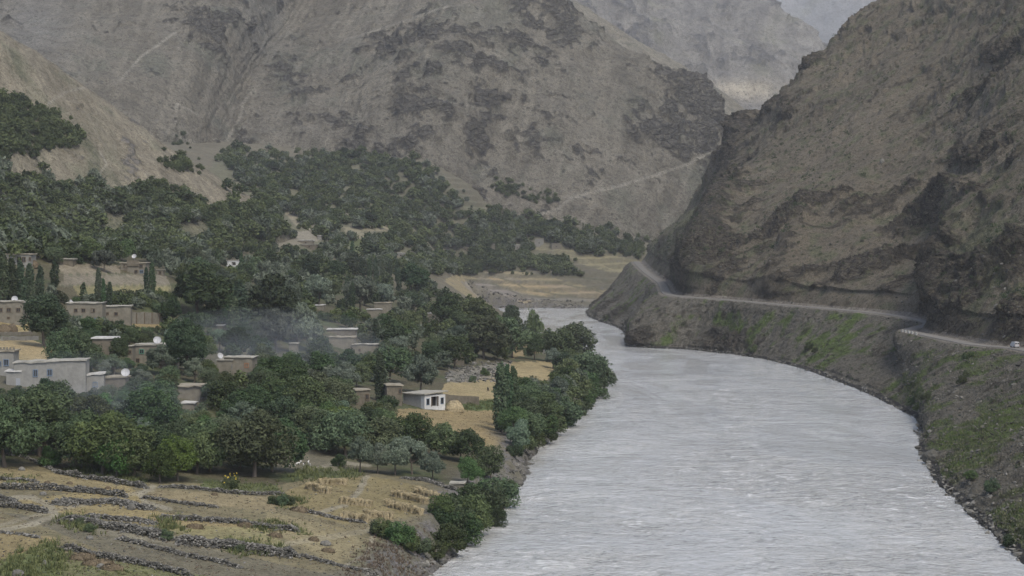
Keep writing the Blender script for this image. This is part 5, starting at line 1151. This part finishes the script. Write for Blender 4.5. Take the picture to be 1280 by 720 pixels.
for i, (x, y, w, h, l) in enumerate([(103, 699, 34, 7, 'long brown straw heap, upper one on the bottom green plot'), (122, 706, 40, 7, 'long brown straw heap, middle one on the bottom green plot'), (140, 712, 30, 6, 'brown straw heap, lowest one on the bottom green plot'), (243, 660, 22, 5, 'brown cut-straw heap left of two on the middle terrace'),
        (306, 658, 19, 5, 'brown cut-straw heap right of two on the middle terrace'), (344, 671, 19, 5, 'brown cut-straw heap above the broad rubble bank'), (59, 604, 8, 3, 'small dark clod heap farthest left on the top terrace'), (87, 605, 8, 3, 'small dark clod heap second along the top terrace'), (135, 611, 8, 3, 'small dark clod heap nearest the path on the top terrace'), (268, 619, 9, 3, 'small dark clod heap under the low flower wall'),
        (374, 639, 24, 5, 'low brown straw heap at the edge below the round bush'), (392, 676, 14, 5, 'small brown straw heap beside the pale stones'), (410, 690, 18, 5, 'brown straw heap above the river bluff line')]):
    heap('straw_heap', l, x, y, w, h, 'brown_straw', cat='straw heap', seed=20 + i, squash=.6)

def near_hit(px, py):
    z = np.full(len(px), 8.0)
    for _ in range(8): D = (H - z) * F / (py - CY); X = (px - CX) / F * D; z = .3 * z + .7 * gz(X, D)
    return np.stack([X, D, z], 1)
# ------------------------------------------------------------------ boulders, scree
def boulder(label, px, py, wpx, hpx, bright=.3, seed=1):
    p = hit1(px, py); k = p[1] / F; v = ICO3_V.copy(); v *= (1 + .35 * fbm(v * 1.3 + seed * 3.1, 3) + .12 * ridged(v * 3 + seed, 3))[:, None]; v = v * (wpx * k / 2, wpx * k * .38, hpx * k * .8)
    o = add('boulder', mesh_np('boulder', v, ICO3_F, False, [M['stone']], {'tone': ('FACE', np.full(len(ICO3_F), bright))}), None, tuple(p + (0, 0, hpx * k * .3))); tag(o, label, 'boulder', 'boulders by the river and fields')
for i, a in enumerate([('large dark boulder at the right waterline', 1162, 574, 20, 11, .1), ('flat dark rock in the water off the left bank point', 771, 472, 12, 3, .05), ('pale boulder on the left bank point', 764, 480, 7, 6, .5), ('dark wet rock below the bank point', 742, 512, 8, 4, .08), ('grey boulder on the bank under the thicket', 720, 523, 8, 7, .45), ('white boulder at the thicket foot', 674, 556, 5, 7, .8), ('pale long rock left of the white bank boulder', 662, 560, 9, 5, .55),
        ('pale boulder at the lower bluff waterline', 533, 707, 8, 6, .8), ('dark rock jutting from left bank below the tan slope', 660, 583, 10, 5, .1), ('grey rock under the tan bank slope', 648, 606, 12, 5, .2), ('dark block at the waterline under the lower thicket', 628, 640, 9, 6, .15), ('dark rocks at the bottom of right waterline', 1212, 622, 10, 5, .12), ('dark rock farther down the right waterline', 1205, 645, 9, 5, .1), ('small dark rock in the water by the right bank', 1193, 598, 6, 3, .05), ('dark rock off the headland tip', 866 - 88, 419, 6, 3, .05),
        ('pale boulder on the first left terrace', 27, 588, 8, 4, .6), ('large pale stone in the thick left wall', 54, 619, 8, 4, .5), ('dark boulder pair at the rubble mound end', 164, 637, 10, 7, .3), ('pale flat stone on the bottom green plot', 126, 710, 10, 5, .55), ('rounded reddish stone at the bottom-left corner', 22, 719, 14, 6, .35), ('pale boulder on the terrace above the bluff', 407, 682, 12, 6, .45), ('pale stone in the fallow terrace', 112, 674, 9, 4, .4), ('pale stone by the bottom-left green bank', 56, 706, 6, 5, .4), ('white flecked stone on the right mountain above the cliff', 1101, 203, 5, 4, .7)]):
    boulder(a[0], a[1], a[2], a[3], a[4], a[5], i + 1)
# scree of the right bank, rubble along both waterlines: beyond counting
cs, sz = [], []
ok = np.where((vrow > 1.02) & (vrow < 2.9) & (pxr > 760) & (pxr < 1330) & (pyr < 770))[0]
wgt = np.clip(.25 + fbm(vr[ok] * .05 + 70, 3) + .9 * np.clip((pxr[ok] - 1080) / 200, 0, .7), .02, 2) * (600 / np.maximum(vr[ok][:, 1], 250)) ** 1.4
ii = rng.choice(ok, 7000, p=wgt / wgt.sum()); c = vr[ii] + rng.normal(size=(7000, 3)) * (.5, .5, .12); cs.append(c); sz.append(.10 + .32 * rng.random(7000) ** 3 + (rng.random(7000) < .012) * .5)
ok = np.where((vrow > .9) & (vrow < 1.12) & (pxr > 700) & (pxr < 1330) & (pyr < 770))[0]; ii = rng.choice(ok, 1500); cs.append(vr[ii] + rng.normal(size=(1500, 3)) * (.5, .5, .1)); sz.append(.15 + .6 * rng.random(1500) ** 3)
ok = np.where((vrow > 4.2) & (vrow < 10) & (pxr > 790) & (pxr < 1320) & (pyr > -10))[0]; ii = rng.choice(ok, 2600); cs.append(vr[ii]); sz.append(.15 + .6 * rng.random(2600) ** 3)
c = np.concatenate(cs); v, f, t = stones(c, np.concatenate(sz), 5); o = add('scree', mesh_np('scree', v, f, False, [M['stone']], {'tone': ('FACE', t * .75)})); tag(o, 'grey scree and broken rock scattered down the right bank', kind='stuff')
yy = rng.uniform(205, 1440, 5000) ; yy = 205 + (yy - 205) ** 1.0 * 1.0; dl_ = rng.normal(size=5000) * .9 + .8; xx = left_bank(yy) - dl_; keep = dl_ > -1.6
xx, yy = xx[keep], yy[keep]; zz = np.maximum(gz(xx, yy), -.15); v, f, t = stones(np.stack([xx, yy, zz], 1), .14 + .5 * rng.random(len(xx)) ** 3, 6)
xf = rng.uniform(-40, 62, 900); yf = 1440 + rng.uniform(-2, 22, 900); zf = np.maximum(gz(xf, yf), -.1); v2, f2, t2 = stones(np.stack([xf, yf, zf], 1), .3 + 1.0 * rng.random(900) ** 3, 7)
gxs = rng.uniform(556, 640, 700); gys = rng.uniform(452, 478, 700); pr = hit(gxs, gys); pr = pr[pr[:, 1] < 2000]; v3, f3, t3 = stones(pr, .15 + .8 * rng.random(len(pr)) ** 4, 8)
gxs = rng.uniform(-20, 530, 1500); gys = rng.uniform(600, 730, 1500); pr = near_hit(gxs, gys); v4, f4, t4 = stones(pr, .05 + .16 * rng.random(len(pr)) ** 3, 9)
V = np.concatenate([v, v2, v3, v4]); Fc = np.concatenate([f, f2 + len(v), f3 + len(v) + len(v2), f4 + len(v) + len(v2) + len(v3)]); o = add('rubble', mesh_np('rubble', V, Fc, False, [M['stone']], {'tone': ('FACE', np.concatenate([t * .8, t2 * .8, t3, t4]))})); tag(o, 'loose grey rubble along the left bank and on the terraces', kind='stuff')

# ------------------------------------------------------------------ grass and weeds
M['weeds'] = foliage_mat('weed_blades', (.040, .052, .022), (.115, .118, .050), .15)
def tufts(name, label, regions, mat):
    C_, H_ = [], []
    for poly, n, h0, h1 in regions:
        xs = [a for a, _ in poly]; ys = [b for _, b in poly]; x = rng.uniform(min(xs), max(xs), n * 3); y = rng.uniform(min(ys), max(ys), n * 3); k = inpoly(x, y, poly); p = near_hit(x[k][:n], y[k][:n]) if min(ys) > 480 else hit(x[k][:n], y[k][:n]); p = p[p[:, 1] < 2500]; p[:, 0] += rng.normal(size=len(p)) * .9; p[:, 1] += rng.normal(size=len(p)) * 1.6; p[:, 2] = gz(p[:, 0], p[:, 1]); p = p[fbm(p * (.35, .18, 0) + 3, 3) + .25 * rng.normal(size=len(p)) > -.12]; C_.append(p); H_.append(rng.uniform(h0, h1, len(p)))
    c = np.concatenate(C_); h = np.concatenate(H_); V, T = [], []
    for _ in range(7):
        a = rng.uniform(0, 6.28, len(c)); off = np.stack([np.cos(a), np.sin(a), a * 0], 1); b = c + off * (rng.random((len(c), 1)) * .25); sd = np.stack([-np.sin(a), np.cos(a), a * 0], 1) * .05
        top = b + off * (h * .45)[:, None] + np.stack([a * 0, a * 0, h * rng.uniform(.6, 1.1, len(c))], 1); V.append(np.stack([b - sd, b + sd, top + sd * .3, top - sd * .3], 1)); T.append(rng.random(len(c)))
    V = np.concatenate(V).reshape(-1, 3); o = add(name, mesh_np(name, V, np.arange(len(V)).reshape(-1, 4), False, [M[mat]], {'tone': ('FACE', np.concatenate(T))})); tag(o, label, kind='stuff')
tufts('grass', 'green grass and weeds along walls, plots and banks', [
    ([(0, 705), (40, 685), (66, 676), (78, 682), (78, 712), (60, 720), (0, 722)], 700, .2, .75), ([(70, 648), (90, 645), (118, 658), (122, 668), (100, 664)], 260, .3, .8), ([(70, 588), (110, 596), (180, 606), (180, 600), (110, 588)], 420, .3, .9), ([(255, 604), (345, 606), (352, 618), (260, 612)], 330, .15, .5), ([(378, 584), (450, 588), (452, 596), (355, 602)], 420, .25, .9),
    ([(190, 650), (215, 645), (222, 660), (205, 668)], 200, .3, .8), ([(285, 676), (345, 678), (350, 692), (290, 694)], 420, .3, .8), ([(70, 700), (140, 708), (240, 722), (70, 724)], 260, .1, .28), ([(556, 507), (628, 499), (628, 512), (572, 513)], 500, .3, .8), ([(345, 618), (380, 625), (375, 635), (345, 632)], 200, .3, .7), ([(300, 650), (380, 658), (380, 668), (320, 664)], 220, .3, .7), ([(0, 596), (30, 598), (30, 604), (0, 604)], 120, .2, .5)], 'weeds')
M['stubble'] = foliage_mat('dry_stubble', (.095, .082, .048), (.175, .150, .088), .1)
tufts('stubble', 'dry straw stubble and thin weeds covering the terrace fields', [([(-20, 575), (60, 592), (180, 612), (350, 620), (380, 600), (470, 598), (560, 614), (540, 690), (500, 722), (-20, 722)], 3600, .05, .14), ([(470, 528), (502, 514), (625, 514), (630, 560), (650, 585), (600, 562), (545, 545)], 700, .05, .14), ([(470, 660), (520, 662), (545, 690), (530, 722), (430, 722)], 1200, .15, .45)], 'stubble')
_gp = np.where((vrow > 1.1) & (vrow < 2.7) & (pxr > 900) & (pxr < 1330) & (pyr < 770))[0]; _gw = np.clip(np.asarray(colR).reshape(-1, 3)[_gp, 1] - np.asarray(colR).reshape(-1, 3)[_gp, 0] - .002, 0, 1) * (400 / np.maximum(vr[_gp][:, 1], 250)) ** 2
if _gw.sum() > 0:
    ii = rng.choice(_gp, 6000, p=_gw / _gw.sum()); c = vr[ii] + rng.normal(size=(6000, 3)) * (.4, .4, .02); V, T = [], []
    for _ in range(6):
        a = rng.uniform(0, 6.28, 6000); off = np.stack([np.cos(a), np.sin(a), a * 0], 1); sd = np.stack([-np.sin(a), np.cos(a), a * 0], 1) * .06; h = rng.uniform(.2, .55, 6000); top = c + off * (h * .5)[:, None]; top[:, 2] += h; V.append(np.stack([c - sd, c + sd, top + sd * .3, top - sd * .3], 1)); T.append(rng.random(6000))
    V = np.concatenate(V).reshape(-1, 3); o = add('grass', mesh_np('grass', V, np.arange(len(V)).reshape(-1, 4), False, [M['weeds']], {'tone': ('FACE', np.concatenate(T))})); tag(o, 'bright green grass patches low on the right bank', kind='stuff')
# yellow flowers above the low wall
s = NT('yellow_petals'); M['petal'] = s.out((.40, .30, .04), .7)
fv, fq = [], []
pf = hit(rng.uniform(280, 296, 40), rng.uniform(603, 612, 40)); st_ = []
stem_parts = [tube([p - pf.mean(0), p - pf.mean(0) + (.05, 0, rng.uniform(.8, 1.9))], [.03, .02], 4) for p in pf]; o = empty('flower_clump', tuple(pf.mean(0))); tag(o, 'clump of tall yellow flowers behind the low stone wall', 'flowers')
[add('stem', mesh_np('stem', sp0, sp1, False, [M['leaf_bush']]), o) for sp0, sp1 in stem_parts[:14]]
tops = np.array([sp__[0][-4:].mean(0) for sp__ in stem_parts]); stems_ = [c_ for c_ in C.objects if c_.parent == o and c_.name.startswith('stem')]
for tp_, st__ in zip(tops[:14], stems_):
    pv, pq = leaf_quads(np.repeat(tp_[None], 5, 0) + rng.normal(size=(5, 3)) * .04, np.tile((0, -.8, .6), (5, 1)) + rng.normal(size=(5, 3)) * .3, .085, rng); add('petals', mesh_np('petals', pv, pq, False, [M['petal']]), st__)
lv, lq = leaf_quads(np.repeat(pf - pf.mean(0), 14, 0) + np.stack([rng.normal(size=560) * .25, rng.normal(size=560) * .25, rng.uniform(0, 1.2, 560)], 1), rng.normal(size=(560, 3)), .16, rng); add('leaves', mesh_np('leaves', lv, lq, False, [M['leaf_bush']], {'tone': ('FACE', rng.random(560))}), o)

# ------------------------------------------------------------------ road things
ip = np.argmin(np.abs(proj(ra)[0] - 1256) + (ra[:, 1] > 600) * 1e3); pv_ = (ra[ip] * .45 + rb[ip] * .55); dirv = ra[min(ip + 6, len(ra) - 1)] - ra[ip - 6]
van = empty('van', (pv_[0], pv_[1], zc[ip] + .09), math.atan2(dirv[1], dirv[0]) - R(90)); van.scale = (.82, .7, .82); tag(van, 'small dusty white van driving away on the cliff road', 'van')
def loftbox(secs):
    V = []; Q = []
    for (y, hw, z0, z1, ins) in secs: V += [(-hw, y, z0), (hw, y, z0), (hw, y, z0 + (z1 - z0) * .55), (hw - ins, y, z1), (-hw + ins, y, z1), (-hw, y, z0 + (z1 - z0) * .55)]
    n = len(secs)
    for i in range(n - 1):
        for j in range(6): a, b = i * 6 + j, i * 6 + (j + 1) % 6; Q.append((a, b, b + 6, a + 6))
    Q += [(0, 5, 4, 4 - 1), (0, 3, 2, 1)]; e = (n - 1) * 6; Q += [(e, e + 1, e + 2, e + 3), (e, e + 3, e + 4, e + 5)]
    return np.array(V, float), np.array(Q)
part('body', loftbox([(-2.1, .80, .38, 1.92, .10), (-2.0, .86, .34, 1.98, .10), (.9, .86, .34, 1.98, .10), (1.5, .86, .34, 1.45, .16), (2.1, .82, .36, 1.1, .1), (2.2, .78, .42, .95, .06)]), 'van', van)
for sx in (-1, 1):
    d_ = part('rear_door', boxes([(sx * .41, -2.115, 1.02, .78, .04, 1.25)]), 'van', van); part('window', boxes([(sx * .41, -2.145, 1.42, .56, .03, .42)]), 'pane', d_)
    part('tail_light', boxes([(sx * .78, -2.13, .95, .12, .05, .3)]), 'red', van)
    for yy in (-1.35, 1.4):
        v, q = tube([(sx * .86, yy, .33), (sx * .62, yy, .33)], [.33, .33], 16); v, q = joinm([(v, q), tube([(sx * .86, yy, .33), (sx * .861, yy, .33)], [.33, .02], 16)]); w_ = add('wheel', mesh_np('wheel', v, q, False, [M['tyre']]), van)
part('bumper', boxes([(0, -2.17, .42, 1.6, .1, .18)]), 'metal', van); part('windscreen', boxes([(0, 1.25, 1.72, 1.3, .04, .34)]), 'pane', van)
# whitewashed parapet blocks on the bend
pxa, pya = proj(ro); sel = np.where((ro[:, 1] > 560) & (ro[:, 1] < 700) & (pxa < 1146) & (pxa > 1110))[0]
ln = np.r_[0, np.cumsum(np.linalg.norm(np.diff(ro[sel], axis=0), axis=1))] if len(sel) > 1 else [0]
for k, d_ in enumerate(np.arange(1, ln[-1] - 1, 5.6)[:5]):
    j = sel[np.searchsorted(ln, d_)]; t_ = ro[min(j + 3, len(ro) - 1)] - ro[j - 3]; c = ro[j] + (ri[j] - ro[j]) * .03
    V, Q = boxes([(0, 0, .28, 1.5, .4, .8)], .03, k); o = add('parapet_block', mesh_np('parapet_block', V, Q, False, [M['roof_white']]), None, (c[0], c[1], max(zc[j], c[2]) - .05)); o.rotation_euler = (0, 0, math.atan2(t_[1], t_[0]))
    tag(o, 'whitewashed parapet block on the outer edge of the road bend', 'parapet block', 'whitewashed parapet blocks on the road bend')

# ------------------------------------------------------------------ animals
s = NT('dark_hide'); _n = s.noise(6, 3); M['hide'] = s.out(s.mix(_n, (.018, .015, .013), (.05, .04, .033)), .8)
s = NT('white_feathers'); M['feather'] = s.out((.62, .61, .58), .8); s = NT('black_feathers'); M['feather_black'] = s.out((.02, .02, .022), .7)
def skin_body(name, joints, edges, mat, parent=None, sub=1):
    me = bpy.data.meshes.new(name); me.from_pydata([j[:3] for j in joints], edges, []); o = bpy.data.objects.new(name, me); C.objects.link(o)
    m = o.modifiers.new('skin', 'SKIN'); m.use_smooth_shade = True
    for sv_, j in zip(me.skin_vertices[0].data, joints): sv_.radius = (j[3], j[3] if len(j) < 5 else j[4])
    me.skin_vertices[0].data[0].use_root = True; o.modifiers.new('sub', 'SUBSURF').levels = sub
    bpy.context.view_layer.update(); ev = bpy.data.meshes.new_from_object(o.evaluated_get(bpy.context.evaluated_depsgraph_get())); o.modifiers.clear(); o.data = ev; ev.materials.clear(); ev.materials.append(M[mat]); o.parent = parent
    return o
COW = [(-.45, 0, 1.0, .20), (0, 0, .98, .26), (.45, 0, 1.02, .22), (.75, 0, 1.12, .13), (1.0, 0, 1.15, .11), (1.25, 0, 1.02, .07), (1.38, 0, .95, .055),
       (.42, .14, .72, .09), (.42, .14, .38, .055), (.44, .14, .04, .05), (.42, -.14, .72, .09), (.44, -.14, .38, .055), (.40, -.14, .04, .05),
       (-.52, .15, .74, .11), (-.60, .15, .42, .055), (-.54, .15, .04, .05), (-.48, -.15, .74, .11), (-.58, -.15, .42, .055), (-.50, -.15, .04, .05), (-.66, 0, .98, .05), (-.76, 0, .60, .03),
       (1.02, .15, 1.24, .03), (1.02, -.15, 1.24, .03)]
COWE = [(0, 1), (1, 2), (2, 3), (3, 4), (4, 5), (5, 6), (2, 7), (7, 8), (8, 9), (2, 10), (10, 11), (11, 12), (0, 13), (13, 14), (14, 15), (0, 16), (16, 17), (17, 18), (0, 19), (19, 20), (4, 21), (4, 22)]
for lab, px, py, hpx, rz in [('dark calf standing at the edge of the upper stubble by the poplars', 621, 472, 6, 170), ('small black calf grazing alone in the stubble behind the hut', 610, 489, 5, 100)]:
    p = hit1(px, py); o = skin_body('cow', COW, COWE, 'hide'); k = hpx * p[1] / F / 1.25; o.scale = (k, k, k); o.location = p; o.rotation_euler = (0, 0, R(rz)); tag(o, lab, 'cow', 'cattle on the stubble')
HEN = [(-.12, 0, .22, .10), (.05, 0, .22, .11), (.16, 0, .34, .05), (.19, 0, .44, .045), (.26, 0, .43, .015), (-.26, 0, .34, .04), (.0, .05, .12, .025), (.0, .05, .0, .015), (.0, -.05, .12, .025), (.0, -.05, .0, .015)]
HENE = [(0, 1), (1, 2), (2, 3), (3, 4), (0, 5), (1, 6), (6, 7), (1, 8), (8, 9)]
h0 = skin_body('hen', HEN, HENE, 'feather'); hb_ = skin_body('hen', HEN, HENE, 'feather_black')
for k, (px, py, o) in enumerate([(357, 583, None), (362, 583, None), (368, 584, None), (371, 581, None), (374, 580.5, h0), (376.5, 578.5, None), (379.5, 582, None), (385.5, 579, None), (386, 581, None), (388, 582.5, None), (380.5, 580.5, hb_), (447.5, 609.5, 'b')]):
    if o is None: o = h0.copy(); C.objects.link(o)
    elif o == 'b': o = hb_.copy(); C.objects.link(o)
    p = hit1(px, py); o.location = p; sc_ = .95 if k not in (4, 7) else 1.15; o.scale = (sc_,) * 3; o.rotation_euler = (0, 0, rng.uniform(0, 6.28))
    tag(o, 'black hen among the white hens by the orchard edge' if k == 10 else 'lone black hen on the footpath between the sheaf rows' if k == 11 else 'white hen in the loose flock at the orchard edge', 'hen', 'hens by the orchard edge' if k == 10 or k == 11 else 'white hens in the flock at the orchard edge')

_q = [q[3] for q in HOUSES if q[0] == 'the low white-slabbed wing'][0]
heap('straw_heap', 'brown brush heap drying on the low wing roof by the big roof dish', 201, 450, 11, 6, 'brown_straw', cat='brush heap', seed=61, D=_q[1] + 2.2)
_xs = [Vector(o.matrix_world @ Vector(c)) for o in C.objects if o.type == 'MESH' and o.name != 'haze' for c in o.bound_box]
_lo = [min(v[i] for v in _xs) for i in range(3)]; _hi = [max(v[i] for v in _xs) for i in range(3)]
for i in range(2): _lo[i] -= 40; _hi[i] += 40
_lo[2] -= 1; _hi[2] = max(_hi[2], H) + 8
haze.location = [(a + b) / 2 for a, b in zip(_lo, _hi)]; haze.scale = [b - a for a, b in zip(_lo, _hi)]
